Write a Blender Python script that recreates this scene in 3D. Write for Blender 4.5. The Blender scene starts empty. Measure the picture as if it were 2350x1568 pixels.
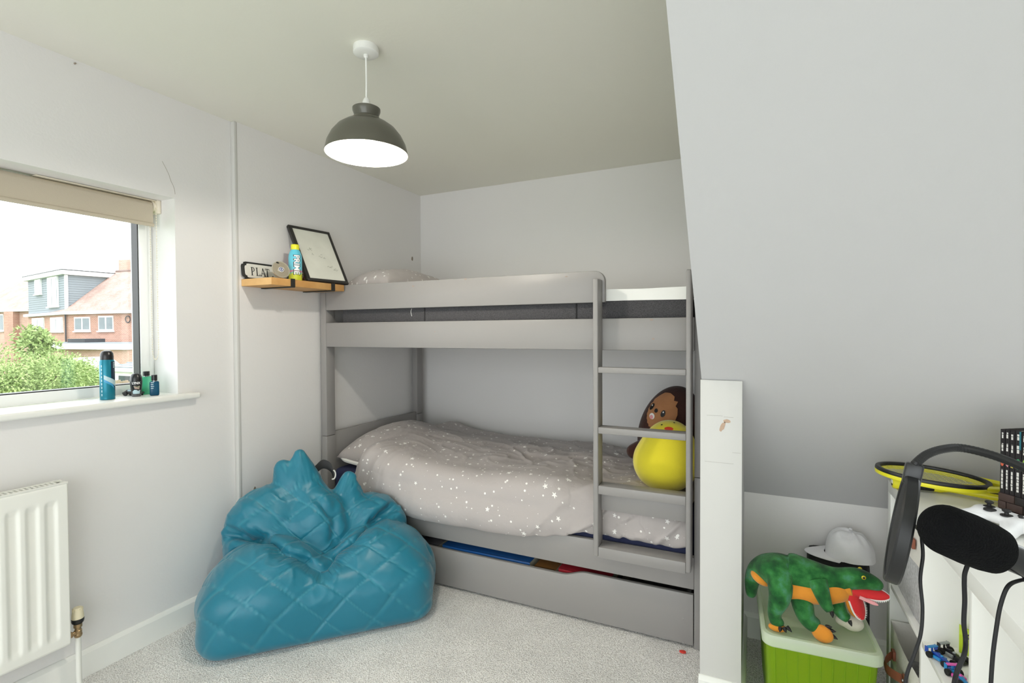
import bpy, bmesh, math, random
import numpy as np
from math import sin, cos, pi, radians, sqrt, atan2, hypot
from mathutils import Vector, Matrix, noise

random.seed(7)
scene = bpy.context.scene
COL = scene.collection

# ------------------------------------------------------------------ camera
CAM_H, FPX, YAW, PITCH, ROLL = 1.27, 1172.78, .4434756, -.0192242, -.0046355
fw = Vector((-sin(YAW)*cos(PITCH), cos(YAW)*cos(PITCH), sin(PITCH)))
rt = Vector((cos(YAW), sin(YAW), 0)); up = rt.cross(fw)
RT = rt*cos(ROLL) + up*sin(ROLL); UP = -rt*sin(ROLL) + up*cos(ROLL)
cam_d = bpy.data.cameras.new('camera'); cam = bpy.data.objects.new('camera', cam_d); COL.objects.link(cam)
cam_d.sensor_width = 36; cam_d.lens = 36*FPX/2350; cam_d.clip_start = .02; cam_d.clip_end = 400
cam.matrix_world = Matrix(((RT.x, UP.x, -fw.x, 0), (RT.y, UP.y, -fw.y, 0), (RT.z, UP.z, -fw.z, CAM_H), (0, 0, 0, 1)))
scene.camera = cam
CAMP = Vector((0, 0, CAM_H))
def ray(x, y): return RT*((x-1175)/FPX) + UP*((784-y)/FPX) + fw
def at(x, y, ax, val):
    d = ray(x, y); i = 'xyz'.index(ax); return CAMP + d*((val-CAMP[i])/d[i])
def atz(x, y, z): return CAMP + ray(x, y)*z            # by depth, for far things

# ------------------------------------------------------------------ world, light, exposure
scene.view_settings.view_transform = 'Standard'; scene.view_settings.look = 'None'
scene.view_settings.gamma = 1; scene.view_settings.use_curve_mapping = False
scene.view_settings.exposure = -0.03
W = bpy.data.worlds.new('overcast_sky'); scene.world = W; W.use_nodes = True
wn = W.node_tree.nodes; wl = W.node_tree.links
bg = wn['Background']; bg.inputs[1].default_value = 4.7; bg.inputs[0].default_value = (.97, .985, 1, 1)
W.cycles.sampling_method = 'AUTOMATIC'
sc = scene.cycles
sc.use_denoising = True
try: sc.denoiser = 'OPENIMAGEDENOISE'; sc.denoising_input_passes = 'RGB_ALBEDO_NORMAL'
except Exception: pass
sc.max_bounces = 14; sc.diffuse_bounces = 9; sc.glossy_bounces = 4; sc.transmission_bounces = 8; sc.transparent_max_bounces = 12
sc.sample_clamp_indirect = 6; sc.caustics_reflective = False; sc.caustics_refractive = False
def portal(name, loc, rot, sx, sy):
    d = bpy.data.lights.new(name, 'AREA'); d.shape = 'RECTANGLE'; d.size = sx; d.size_y = sy; d.cycles.is_portal = True
    o = bpy.data.objects.new(name, d); COL.objects.link(o); o.location = loc; o.rotation_euler = rot
# sky portals in the three window openings, two of them added (they guide sampling, they give no light of their own)
portal('window_portal', (-2.50, .51, 1.43), (0, -pi/2, 0), .84, 1.72)
portal('window_portal', (-.35, -1.70, 1.1), (pi/2, 0, 0), 3.3, 2.06)
portal('window_portal', (1.11, 1.52, 1.57), (-.815, 0, 0), .62, 1.46)

# ------------------------------------------------------------------ materials
def lin(c):
    def f(v):
        v /= 255.; return v/12.92 if v <= .04045 else ((v+.055)/1.055)**2.4
    return (f(c[0]), f(c[1]), f(c[2]), 1)
MATS = {}
def mat(name, c, rough=.5, metal=0., var=0., vscale=6., bump=0., bscale=60., spec=.5, coat=0., sheen=0., coord='Object', emit=None, c2=None, detail=4.):
    """principled material; var mixes towards c2 (or a darker tone) with noise; bump = fine noise relief"""
    m = bpy.data.materials.new(name); m.use_nodes = True; MATS[name] = m
    n = m.node_tree.nodes; l = m.node_tree.links; p = n['Principled BSDF']
    p.inputs['Base Color'].default_value = lin(c); p.inputs['Roughness'].default_value = rough
    p.inputs['Metallic'].default_value = metal; p.inputs['Specular IOR Level'].default_value = spec
    p.inputs['Coat Weight'].default_value = coat
    if sheen: p.inputs['Sheen Weight'].default_value = sheen
    if var or bump:
        tc = n.new('ShaderNodeTexCoord')
    if var:
        t = n.new('ShaderNodeTexNoise'); t.inputs['Scale'].default_value = vscale; t.inputs['Detail'].default_value = detail
        l.new(tc.outputs[coord], t.inputs['Vector'])
        r = n.new('ShaderNodeMapRange'); r.inputs[1].default_value = .3; r.inputs[2].default_value = .7; r.inputs[3].default_value = 0; r.inputs[4].default_value = var
        l.new(t.outputs['Fac'], r.inputs[0])
        x = n.new('ShaderNodeMix'); x.data_type = 'RGBA'
        x.inputs[6].default_value = lin(c); x.inputs[7].default_value = lin(c2 if c2 else tuple(v*.72 for v in c))
        l.new(r.outputs[0], x.inputs[0]); l.new(x.outputs[2], p.inputs['Base Color'])
    if bump:
        t2 = n.new('ShaderNodeTexNoise'); t2.inputs['Scale'].default_value = bscale; t2.inputs['Detail'].default_value = 3
        l.new(tc.outputs[coord], t2.inputs['Vector'])
        b = n.new('ShaderNodeBump'); b.inputs['Strength'].default_value = bump; b.inputs['Distance'].default_value = .01
        l.new(t2.outputs['Fac'], b.inputs['Height']); l.new(b.outputs[0], p.inputs['Normal'])
    if emit:
        p.inputs['Emission Color'].default_value = lin(emit[0]); p.inputs['Emission Strength'].default_value = emit[1]
    return m
def glass_mat(name, tint=(250, 252, 252), gloss=.06):
    m = bpy.data.materials.new(name); m.use_nodes = True; n = m.node_tree.nodes; l = m.node_tree.links; n.remove(n['Principled BSDF'])
    t = n.new('ShaderNodeBsdfTransparent'); t.inputs[0].default_value = lin(tint)
    g = n.new('ShaderNodeBsdfGlossy'); g.inputs['Roughness'].default_value = .02
    x = n.new('ShaderNodeMixShader'); x.inputs[0].default_value = gloss
    l.new(t.outputs[0], x.inputs[1]); l.new(g.outputs[0], x.inputs[2]); l.new(x.outputs[0], n['Material Output'].inputs[0]); return m
def sheer_mat(name, c, alpha=.7, rough=.35):
    """translucent plastic: diffuse + translucent, partly see-through"""
    m = bpy.data.materials.new(name); m.use_nodes = True; n = m.node_tree.nodes; l = m.node_tree.links
    p = n['Principled BSDF']; p.inputs['Base Color'].default_value = lin(c); p.inputs['Roughness'].default_value = rough
    tr = n.new('ShaderNodeBsdfTranslucent'); tr.inputs[0].default_value = lin(c)
    tp = n.new('ShaderNodeBsdfTransparent'); tp.inputs[0].default_value = lin(tuple(min(255, v*1.15+20) for v in c))
    a = n.new('ShaderNodeMixShader'); a.inputs[0].default_value = .35
    l.new(p.outputs[0], a.inputs[1]); l.new(tr.outputs[0], a.inputs[2])
    b = n.new('ShaderNodeMixShader'); b.inputs[0].default_value = alpha
    l.new(tp.outputs[0], b.inputs[1]); l.new(a.outputs[0], b.inputs[2]); l.new(b.outputs[0], n['Material Output'].inputs[0]); return m

# ------------------------------------------------------------------ mesh builder
class MB:
    def __init__(s): s.v = []; s.f = []; s.mi = []
    def add(s, vs, fs, mi=0):
        o = len(s.v); s.v += [tuple(v) for v in vs]; s.f += [tuple(i+o for i in f) for f in fs]; s.mi += [mi]*len(fs); return s
    def box(s, x0, x1, y0, y1, z0, z1, M=None, mi=0):
        vs = [Vector((x, y, z)) for x in (x0, x1) for y in (y0, y1) for z in (z0, z1)]
        if M is not None: vs = [M @ v for v in vs]
        return s.add(vs, [(0, 1, 3, 2), (4, 6, 7, 5), (0, 4, 5, 1), (2, 3, 7, 6), (0, 2, 6, 4), (1, 5, 7, 3)], mi)
    def prism(s, poly, a0, a1, axis='z', M=None, mi=0):
        """poly of 2D points extruded along axis: x -> (y,z), y -> (x,z), z -> (x,y)"""
        def P(p, a): return Vector((a, p[0], p[1])) if axis == 'x' else Vector((p[0], a, p[1])) if axis == 'y' else Vector((p[0], p[1], a))
        n = len(poly); vs = [P(p, a0) for p in poly] + [P(p, a1) for p in poly]
        if M is not None: vs = [M @ v for v in vs]
        return s.add(vs, [tuple(range(n-1, -1, -1)), tuple(range(n, 2*n))] + [(i, (i+1) % n, n+(i+1) % n, n+i) for i in range(n)], mi)
    def lathe(s, prof, seg=32, M=None, mi=0, cap=True):
        """profile [(r,z)...] turned about z"""
        vs = []; fs = []
        for r, z in prof:
            for k in range(seg):
                a = 2*pi*k/seg; vs.append(Vector((r*cos(a), r*sin(a), z)))
        n = len(prof)
        for i in range(n-1):
            for k in range(seg):
                k2 = (k+1) % seg; fs.append((i*seg+k, i*seg+k2, (i+1)*seg+k2, (i+1)*seg+k))
        if cap:
            if prof[0][0] > 1e-5: fs.append(tuple(range(seg-1, -1, -1)))
            if prof[-1][0] > 1e-5: fs.append(tuple(range((n-1)*seg, n*seg)))
        if M is not None: vs = [M @ v for v in vs]
        return s.add(vs, fs, mi)
    def tube(s, pts, rad, seg=10, cap=True, mi=0, flat=None):
        pts = [Vector(p) for p in pts]; n = len(pts)
        R = rad if isinstance(rad, (list, tuple)) else [rad]*n
        vs = []; fs = []; prev = None
        for i, p in enumerate(pts):
            t = (pts[min(i+1, n-1)]-pts[max(i-1, 0)]).normalized()
            if prev is None:
                a = Vector((0, 0, 1)) if abs(t.z) < .9 else Vector((1, 0, 0)); u = t.cross(a).normalized()
            else:
                u = (prev - t*prev.dot(t)).normalized()
            w = t.cross(u); prev = u
            for k in range(seg):
                a = 2*pi*k/seg; fl = flat if flat else 1
                vs.append(p + u*(R[i]*cos(a)) + w*(R[i]*fl*sin(a)))
        for i in range(n-1):
            for k in range(seg):
                k2 = (k+1) % seg; fs.append((i*seg+k, i*seg+k2, (i+1)*seg+k2, (i+1)*seg+k))
        if cap: fs += [tuple(range(seg-1, -1, -1)), tuple(range((n-1)*seg, n*seg))]
        return s.add(vs, fs, mi)
    def ball(s, c, r, seg=16, ring=10, M=None, mi=0):
        r = r if isinstance(r, (tuple, list)) else (r, r, r)
        T = Matrix.Translation(Vector(c)) @ (M.to_4x4() if M is not None else Matrix.Identity(4)) @ Matrix.Diagonal((r[0], r[1], r[2], 1))
        return s.lathe([(max(sin(pi*i/ring), 1e-4), -cos(pi*i/ring)) for i in range(ring+1)], seg, T, mi)
    def grid(s, P, mi=0, closeu=False, closev=False):
        """P[i][j] points"""
        nu, nv = len(P), len(P[0]); vs = [p for row in P for p in row]; fs = []
        for i in range(nu if closeu else nu-1):
            for j in range(nv if closev else nv-1):
                i2, j2 = (i+1) % nu, (j+1) % nv; fs.append((i*nv+j, i2*nv+j, i2*nv+j2, i*nv+j2))
        return s.add(vs, fs, mi)

ROOTM = {}
def finish(me, smooth=35):
    bm = bmesh.new(); bm.from_mesh(me)
    bmesh.ops.recalc_face_normals(bm, faces=bm.faces)
    if smooth:
        a = radians(smooth)
        for e in bm.edges: e.smooth = (len(e.link_faces) == 2 and e.calc_face_angle(0) < a)
        for f in bm.faces: f.smooth = True
    bm.to_mesh(me); bm.free()
def mesh_obj(name, me, m, parent=None):
    o = bpy.data.objects.new(name, me); COL.objects.link(o)
    for x in (m if isinstance(m, (list, tuple)) else [m]): me.materials.append(MATS[x] if isinstance(x, str) else x)
    if parent is not None: o.parent = parent; ROOTM[o] = ROOTM[parent]
    return o
def build(mb, name, m, parent=None, bevel=0., seg=2, smooth=35, local=False, merge=0.):
    me = bpy.data.meshes.new(name); vs = [Vector(v) for v in mb.v]; off = None
    if parent is not None and not local:
        inv = ROOTM[parent].inverted(); vs = [inv @ v for v in vs]
    elif parent is None and vs and not local:
        off = Vector(((min(v.x for v in vs)+max(v.x for v in vs))/2, (min(v.y for v in vs)+max(v.y for v in vs))/2, min(v.z for v in vs)))
        vs = [v-off for v in vs]
    me.from_pydata(vs, [], mb.f)
    if any(mb.mi): me.polygons.foreach_set('material_index', mb.mi)
    if bevel or merge:
        bm = bmesh.new(); bm.from_mesh(me)
        if merge: bmesh.ops.remove_doubles(bm, verts=bm.verts, dist=merge)
        bmesh.ops.recalc_face_normals(bm, faces=bm.faces)
        if bevel:
            es = [e for e in bm.edges if len(e.link_faces) == 2 and e.calc_face_angle(0) > radians(30)]
            bmesh.ops.bevel(bm, geom=es, offset=bevel, segments=seg, profile=.5, affect='EDGES', clamp_overlap=True)
        bm.to_mesh(me); bm.free()
    finish(me, smooth)
    o = mesh_obj(name, me, m, parent)
    if parent is None: ROOTM[o] = Matrix.Identity(4)
    if off is not None: o.location = off; ROOTM[o] = Matrix.Translation(off)
    return o
def tag(o, label, cat, group=None):
    o['label'] = label; o['category'] = cat
    if group: o['group'] = group
    return o
def thing(name, label, cat, loc=(0, 0, 0), rz=0., group=None):
    o = bpy.data.objects.new(name, None); COL.objects.link(o); o.empty_display_size = .05
    o.location = loc; o.rotation_euler = (0, 0, rz); ROOTM[o] = Matrix.Translation(Vector(loc)) @ Matrix.Rotation(rz, 4, 'Z')
    return tag(o, label, cat, group)
def struct(o): o['kind'] = 'structure'; return o
def sthing(name, loc=(0, 0, 0)):
    o = bpy.data.objects.new(name, None); COL.objects.link(o); o.location = loc; o.empty_display_size = .05
    ROOTM[o] = Matrix.Translation(Vector(loc)); return struct(o)
def frame(o, x, y, z):      # matrix from an origin and three axes
    return Matrix(((x[0], y[0], z[0], o[0]), (x[1], y[1], z[1], o[1]), (x[2], y[2], z[2], o[2]), (0, 0, 0, 1)))
def text_mesh(s, size=1., shear=0., bold=0.):
    """flat text outline as (verts, faces) in the xy plane, built-in font"""
    cu = bpy.data.curves.new('t', 'FONT'); cu.body = s; cu.size = size; cu.shear = shear; cu.offset = bold; cu.resolution_u = 3
    ob = bpy.data.objects.new('t', cu); COL.objects.link(ob)
    dg = bpy.context.evaluated_depsgraph_get(); me = ob.evaluated_get(dg).to_mesh()
    vs = [v.co.copy() for v in me.vertices]; fs = [tuple(p.vertices) for p in me.polygons]
    ob.evaluated_get(dg).to_mesh_clear(); bpy.data.objects.remove(ob); bpy.data.curves.remove(cu)
    return vs, fs
def flat_text(mb, s, size, M, depth=.001, width=None, shear=0., bold=0., mi=0):
    vs, fs = text_mesh(s, size, shear, bold)
    if not vs: return
    x0 = min(v.x for v in vs); x1 = max(v.x for v in vs); k = (width/(x1-x0)) if width else 1
    mb.add([M @ Vector(((v.x-x0)*k, v.y, depth)) for v in vs], fs, mi)
def wrap_text(mb, s, size, r, M, vertical=False, width=None, bold=0., mi=0, yk=1.):
    """text wrapped on a cylinder about local z, centred on local -y"""
    vs, fs = text_mesh(s, size, 0, bold)
    bm = bmesh.new(); bv = [bm.verts.new(v) for v in vs]
    for f in fs:
        try: bm.faces.new([bv[i] for i in f])
        except ValueError: pass
    bmesh.ops.triangulate(bm, faces=bm.faces)
    for _ in range(3):
        es = [e for e in bm.edges if e.calc_length() > size*.12]
        if es: bmesh.ops.subdivide_edges(bm, edges=es, cuts=1); bmesh.ops.triangulate(bm, faces=bm.faces)
    bm.verts.index_update(); vs = [v.co.copy() for v in bm.verts]; fs = [tuple(v.index for v in f.verts) for f in bm.faces]; bm.free()
    x0 = min(v.x for v in vs); x1 = max(v.x for v in vs); y0 = min(v.y for v in vs); y1 = max(v.y for v in vs); k = (width/(x1-x0)) if width else 1
    out = []
    for v in vs:
        x = (v.x-(x0+x1)/2)*k; y = (v.y-(y0+y1)/2)*yk
        if vertical: x, y = y, -x        # reads downwards
        a = x/r; out.append(M @ Vector((r*sin(a), -r*cos(a), y)))
    mb.add(out, fs, mi)
def star_mesh(name, centre, sdf, m, parent=None, sub=6, rmax=1., K=48, post=None, smooth=0):
    """closed surface of a star-shaped signed-distance body, sampled along icosphere directions"""
    bm = bmesh.new(); bmesh.ops.create_icosphere(bm, subdivisions=sub, radius=1)
    me = bpy.data.meshes.new(name); bm.to_mesh(me); bm.free()
    n = len(me.vertices); d = np.empty(n*3); me.vertices.foreach_get('co', d); d = d.reshape(-1, 3); d /= np.linalg.norm(d, axis=1)[:, None]
    c = np.array(centre); hi = np.zeros(n); rs = np.linspace(0, rmax, K)
    for r in rs:
        ins = sdf(c+d*r) < 0; hi = np.where(ins, r, hi)
    lo = hi.copy(); hi = hi+rs[1]
    for _ in range(12):
        mid = (lo+hi)/2; ins = sdf(c+d*mid[:, None]) < 0; lo = np.where(ins, mid, lo); hi = np.where(ins, hi, mid)
    if smooth:
        ne = len(me.edges); ed = np.empty(ne*2, dtype=np.int64); me.edges.foreach_get('vertices', ed); ed = ed.reshape(-1, 2); deg = np.bincount(ed.ravel(), minlength=n)
        for _ in range(smooth):
            acc = np.bincount(ed[:, 0], lo[ed[:, 1]], n)+np.bincount(ed[:, 1], lo[ed[:, 0]], n); lo = .4*lo+.6*acc/deg
    P = c+d*lo[:, None]
    if post is not None: P = post(P, me)
    if parent is not None:
        inv = np.array(ROOTM[parent].inverted()); P = P @ inv[:3, :3].T + inv[:3, 3]; off = None
    else:
        off = Vector(((P[:, 0].min()+P[:, 0].max())/2, (P[:, 1].min()+P[:, 1].max())/2, P[:, 2].min())); P = P-np.array(off)
    me.vertices.foreach_set('co', P.ravel()); me.update()
    me.polygons.foreach_set('use_smooth', [True]*len(me.polygons))
    o = mesh_obj(name, me, m, parent)
    if off is not None: o.location = off; ROOTM[o] = Matrix.Translation(off)
    return o
def smin(a, b, k):
    h = np.clip(.5+.5*(b-a)/k, 0, 1); return b*(1-h)+a*h - k*h*(1-h)
def smax(a, b, k): return -smin(-a, -b, k)
def ell(p, c, r, R=None):
    q = p-np.array(c)
    if R is not None: q = q @ R
    r = np.array(r); k0 = np.linalg.norm(q/r, axis=1); k1 = np.linalg.norm(q/(r*r), axis=1)+1e-9
    return k0*(k0-1)/k1
def capsule(p, a, b, r):
    a = np.array(a); b = np.array(b); pa = p-a; ba = b-a
    h = np.clip(pa @ ba/(ba @ ba), 0, 1); return np.linalg.norm(pa-h[:, None]*ba, axis=1)-r
def vnormals(me):
    n = len(me.vertices); a = np.empty(n*3); me.vertices.foreach_get('normal', a); return a.reshape(-1, 3)
def catmull(pts, k=8):
    P = [Vector(p) for p in pts]; P = [P[0]*2-P[1]] + P + [P[-1]*2-P[-2]]; out = []
    for i in range(1, len(P)-2):
        for j in range(k):
            t = j/k; a, b, c, d = P[i-1], P[i], P[i+1], P[i+2]
            out.append(.5*((2*b)+(c-a)*t+(2*a-5*b+4*c-d)*t*t+(3*b-a-3*c+d)*t**3))
    out.append(P[-2]); return out
def patch(mb, poly, proj, cuts=2, mi=0):
    """2D polygon, refined and thrown onto a surface by proj(a,b)"""
    bm = bmesh.new(); vs = [bm.verts.new((p[0], p[1], 0)) for p in poly]; bm.faces.new(vs)
    bmesh.ops.triangulate(bm, faces=bm.faces)
    for _ in range(cuts): bmesh.ops.subdivide_edges(bm, edges=bm.edges, cuts=1, use_grid_fill=True); bmesh.ops.triangulate(bm, faces=bm.faces)
    bm.verts.index_update(); mb.add([proj(v.co.x, v.co.y) for v in bm.verts], [tuple(v.index for v in f.verts) for f in bm.faces], mi); bm.free()
# ------------------------------------------------------------------ room materials
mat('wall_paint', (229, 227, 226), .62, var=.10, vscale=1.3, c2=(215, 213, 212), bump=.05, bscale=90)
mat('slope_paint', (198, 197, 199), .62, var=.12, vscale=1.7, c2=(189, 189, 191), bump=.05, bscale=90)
mat('ceiling_paint', (230, 228, 218), .8, var=.10, vscale=1.2, c2=(220, 218, 208), bump=.04, bscale=70)
mat('gloss_white', (240, 240, 236), .32, var=.06, vscale=5, bump=.02, bscale=30)
mat('board_white', (206, 205, 202), .45, var=.14, vscale=7, c2=(200, 199, 195), bump=.04, bscale=40)
mat('upvc', (238, 239, 238), .28, var=.03, vscale=3)
mat('gasket', (16, 16, 18), .4, var=.2, vscale=30)
MATS['pane_glass'] = glass_mat('pane_glass')
mat('chip', (200, 172, 150), .8, var=.3, vscale=50)
mat('scratch_grey', (178, 175, 170), .8, var=.3, vscale=40)
mat('wall_stain', (150, 138, 125), .8, var=.5, vscale=60)
def carpet_mat():
    m = bpy.data.materials.new('carpet'); m.use_nodes = True; MATS['carpet'] = m
    n = m.node_tree.nodes; l = m.node_tree.links; p = n['Principled BSDF']; p.inputs['Roughness'].default_value = .95; p.inputs['Specular IOR Level'].default_value = .1
    p.inputs['Sheen Weight'].default_value = .25
    tc = n.new('ShaderNodeTexCoord')
    a = n.new('ShaderNodeTexNoise'); a.inputs['Scale'].default_value = 210; a.inputs['Detail'].default_value = 3; l.new(tc.outputs['Object'], a.inputs['Vector'])
    b = n.new('ShaderNodeTexNoise'); b.inputs['Scale'].default_value = 5; b.inputs['Detail'].default_value = 4; l.new(tc.outputs['Object'], b.inputs['Vector'])
    cr = n.new('ShaderNodeValToRGB'); e = cr.color_ramp.elements
    e[0].position = .33; e[0].color = lin((186, 181, 178)); e[1].position = .62; e[1].color = lin((248, 246, 243))
    k = cr.color_ramp.elements.new(.47); k.color = lin((228, 225, 221)); l.new(a.outputs['Fac'], cr.inputs[0])
    mr = n.new('ShaderNodeMapRange'); mr.inputs[1].default_value = .35; mr.inputs[2].default_value = .7; mr.inputs[3].default_value = .9; mr.inputs[4].default_value = 1.06; l.new(b.outputs['Fac'], mr.inputs[0])
    x = n.new('ShaderNodeVectorMath'); x.operation = 'SCALE'; l.new(cr.outputs[0], x.inputs[0]); l.new(mr.outputs[0], x.inputs['Scale']); l.new(x.outputs[0], p.inputs['Base Color'])
    v = n.new('ShaderNodeTexVoronoi'); v.inputs['Scale'].default_value = 190; l.new(tc.outputs['Object'], v.inputs['Vector'])
    ad = n.new('ShaderNodeMath'); ad.operation = 'ADD'; l.new(a.outputs['Fac'], ad.inputs[0]); l.new(v.outputs['Distance'], ad.inputs[1])
    bu = n.new('ShaderNodeBump'); bu.inputs['Strength'].default_value = .6; bu.inputs['Distance'].default_value = .006; l.new(ad.outputs[0], bu.inputs['Height']); l.new(bu.outputs[0], p.inputs['Normal'])
carpet_mat()

# ------------------------------------------------------------------ room shell
XL, XL2, YB_, ZC = -2.243, -2.218, 3.115, 2.268      # left wall, its thicker part, back wall, ceiling
SK, SY0, SZ0 = 1.06, 1.85, 1.10                       # slope of the roof: Z = SZ0 - SK*(Y-SY0)
YCEIL = SY0-(ZC-SZ0)/SK; YK = 2.322; ZK = SZ0-SK*(YK-SY0)
XR, YR = 1.55, -1.62
CX0, CX1 = -.163, -.037                               # dormer cheek
WY0, WY1, WZ0, WZ1 = -.35, 1.366, 1.01, 1.847         # window opening
struct(build(MB().box(-2.3, XR+.1, YR-.1, 3.2, -.08, 0), 'floor', 'carpet', smooth=0))
m = MB()
m.box(XL-.30, XL, YR-.1, WY0, 0, ZC); m.box(XL-.30, XL, WY1, 1.645, 0, ZC)
m.box(XL-.30, XL, WY0, WY1, 0, WZ0-.026); m.box(XL-.30, XL, WY0, WY1, WZ1, ZC)
m.box(XL-.30, XL2, 1.645, YB_+.1, 0, ZC)
wall_left = struct(build(m, 'wall_left', 'wall_paint', smooth=0))
build(MB().box(XL, XL2+.0015, 1.628, 1.646, .0, ZC), 'corner_bead', 'board_white', wall_left, bevel=.004)
wall_back = struct(build(MB().box(XL2-.3, CX0+.02, YB_, YB_+.1, 0, ZC), 'wall_back', 'wall_paint', smooth=0))
struct(build(MB().box(CX1-.02, XR+.1, YK, YK+.1, 0, ZK+.05), 'wall_knee', 'wall_paint', smooth=0))
struct(build(MB().box(XR, XR+.1, YR, YK, 0, ZC), 'wall_right', 'wall_paint', smooth=0))
RWX0, RWX1, RWZ0, RWZ1 = -2.0, 1.3, .06, 2.14
m = MB().box(XL-.3, RWX0, YR-.1, YR, 0, ZC).box(RWX1, XR+.1, YR-.1, YR, 0, ZC).box(RWX0, RWX1, YR-.1, YR, 0, RWZ0).box(RWX0, RWX1, YR-.1, YR, RWZ1, ZC)
struct(build(m, 'wall_rear', 'wall_paint', smooth=0))
m = MB().box(XL-.3, XR+.1, YR-.1, YCEIL, ZC, ZC+.1).box(XL-.3, CX1, YCEIL, YB_+.1, ZC, ZC+.1)
struct(build(m, 'ceiling', 'ceiling_paint', smooth=0))
VX0, VX1, VY0, VY1 = .80, 1.42, .98, 1.98             # roof window added for more light, unseen beyond the right edge of the view
def sz(y): return SZ0-SK*(y-SY0)
def slab(m, y0, y1, x0, x1): return m.prism([(y0, sz(y0)), (y1, sz(y1)), (y1+.075, sz(y1)+.071), (y0+.075, sz(y0)+.071)], x0, x1, 'x')
m = MB(); slab(m, YCEIL, YK, CX1, VX0); slab(m, YCEIL, YK, VX1, XR+.1); slab(m, YCEIL, VY0, VX0, VX1); slab(m, VY1, YK, VX0, VX1)
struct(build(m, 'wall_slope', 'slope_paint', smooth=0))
m = MB().prism([(SY0, 0), (SY0, SZ0), (YCEIL, ZC), (YB_, ZC), (YB_, 0)], CX0, CX1, 'x')
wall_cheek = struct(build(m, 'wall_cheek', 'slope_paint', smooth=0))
t = struct(build(MB().box(CX0-.003, CX1+.001, SY0-.012, SY0, 0, SZ0+.004), 'trim_1', 'board_white', bevel=.0015))
# paint chips and scratches on the end board
def blob(cx, cz, rx, rz, n=12, seed=1, bend=0.):
    r = random.Random(seed); return [(cx+rx*(1+.35*(r.random()-.5))*cos(2*pi*k/n)+bend*sin(2*pi*k/n)*rx, cz+rz*(1+.35*(r.random()-.5))*sin(2*pi*k/n)) for k in range(n)]
c = at(1658, 980, 'y', SY0-.0125); build(MB().prism(blob(c.x, c.z, .007, .017, 14, 3, .9), SY0-.0128, SY0-.012, 'y'), 'paint_chip', 'chip', t, smooth=0)
c = at(1668, 967, 'y', SY0-.0125); build(MB().prism(blob(c.x, c.z, .012, .006, 12, 4), SY0-.0128, SY0-.012, 'y'), 'paint_chip', 'chip', t, smooth=0)
for (px, py, ln) in ((1640, 954, .05), (1672, 958, .03), (1650, 1062, .09), (1690, 1040, .025)):
    c = at(px, py, 'y', SY0-.0125); build(MB().box(c.x-ln/2, c.x+ln/2, SY0-.0124, SY0-.012, c.z-.0005, c.z+.0005), 'scratch', 'scratch_grey', t, smooth=0)
for (px, py, r) in ((585, 1122, .008), (560, 1150, .004), (946, 594, .012)):
    c = at(px, py, 'x', XL2+.0005); build(MB().prism(blob(c.y, c.z, r*.8, r*1.2, 10, int(px)), XL2, XL2+.001, 'x'), 'wall_mark', 'wall_stain', wall_left, smooth=0)
c = at(171, 146, 'x', XL); build(MB().lathe([(.003, 0), (.003, .006), (.0015, .008)], 10, frame(c, (0, 1, 0), (0, 0, 1), (1, 0, 0))), 'nail', 'wall_stain', wall_left)
# hairline crack above the window corner
cr = [at(x, y, 'x', XL+.0004) for x, y in ((372, 370), (380, 385), (388, 402), (392, 415), (399, 430), (402, 446))]
build(MB().tube(catmull(cr, 3), .0007, 4), 'hairline_crack', 'wall_stain', wall_left)
# skirting
def skirting(name, poly_pts, h=.10, th=.016):
    m = MB()
    for (x0, y0, x1, y1, nx, ny) in poly_pts:
        d = Vector((x1-x0, y1-y0, 0)); L = d.length; M = frame((x0, y0, 0), d/L, (nx, ny, 0), (0, 0, 1))
        m.prism([(0, 0), (th, 0), (th, h-.014), (th*.6, h-.004), (th*.3, h), (0, h)], 0, L, 'x', M)
    return struct(build(m, name, 'gloss_white', smooth=25))
skirting('baseboard_left', [(XL, YR, XL, 1.628, 1, 0), (XL2, 1.646, XL2, 2.12, 1, 0)])
skirting('baseboard_knee', [(CX1, YK, XR, YK, 0, -1)])
skirting('baseboard_cheek', [(CX0-.006, SY0-.012, CX1+.012, SY0-.012, 0, -1), (CX1, SY0-.012, CX1, YK, 1, 0)], h=.095, th=.014)

# ------------------------------------------------------------------ window_1 : frame, gasket, panes, sill
XI = -2.405
w1 = sthing('window_1', (XL-.1, .5, WZ0))
fwid = .055
def wframe(y0, y1, z0, z1, nm='frame'):
    for (a, b, c, d) in ((y0, y1, z0, z0+.042), (y0, y1, z1-fwid, z1), (y0, y0+fwid, z0+.042, z1-fwid), (y1-fwid, y1, z0+.042, z1-fwid)):
        build(MB().box(XI-.068, XI, a, b, c, d), nm, 'upvc', w1, bevel=.004)
    g0, g1, h0, h1 = y0+fwid, y1-fwid, z0+.042, z1-fwid
    for (a, b, c, d) in ((g0, g1, h0, h0+.004), (g0, g1, h1-.004, h1), (g0, g0+.004, h0, h1), (g1-.004, g1, h0, h1)):
        build(MB().box(XI-.05, XI-.006, a, b, c, d), 'gasket', 'gasket', w1)
    build(MB().box(XI-.047, XI-.043, g0, g1, h0, h1), 'pane', 'pane_glass', w1, smooth=0)
wframe(.50, WY1, WZ0, WZ1); wframe(WY0, .50, WZ0, WZ1)
m = MB().box(XI-.0, XL, WY0, WY1, WZ0-.026, WZ0)
build(m, 'sill', 'gloss_white', w1, bevel=.002)
m = MB().box(XL, -2.203, WY0-.08, 1.443, WZ0-.026, WZ0)
build(m, 'sill_nosing', 'gloss_white', w1, bevel=.009, seg=4)
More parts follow.
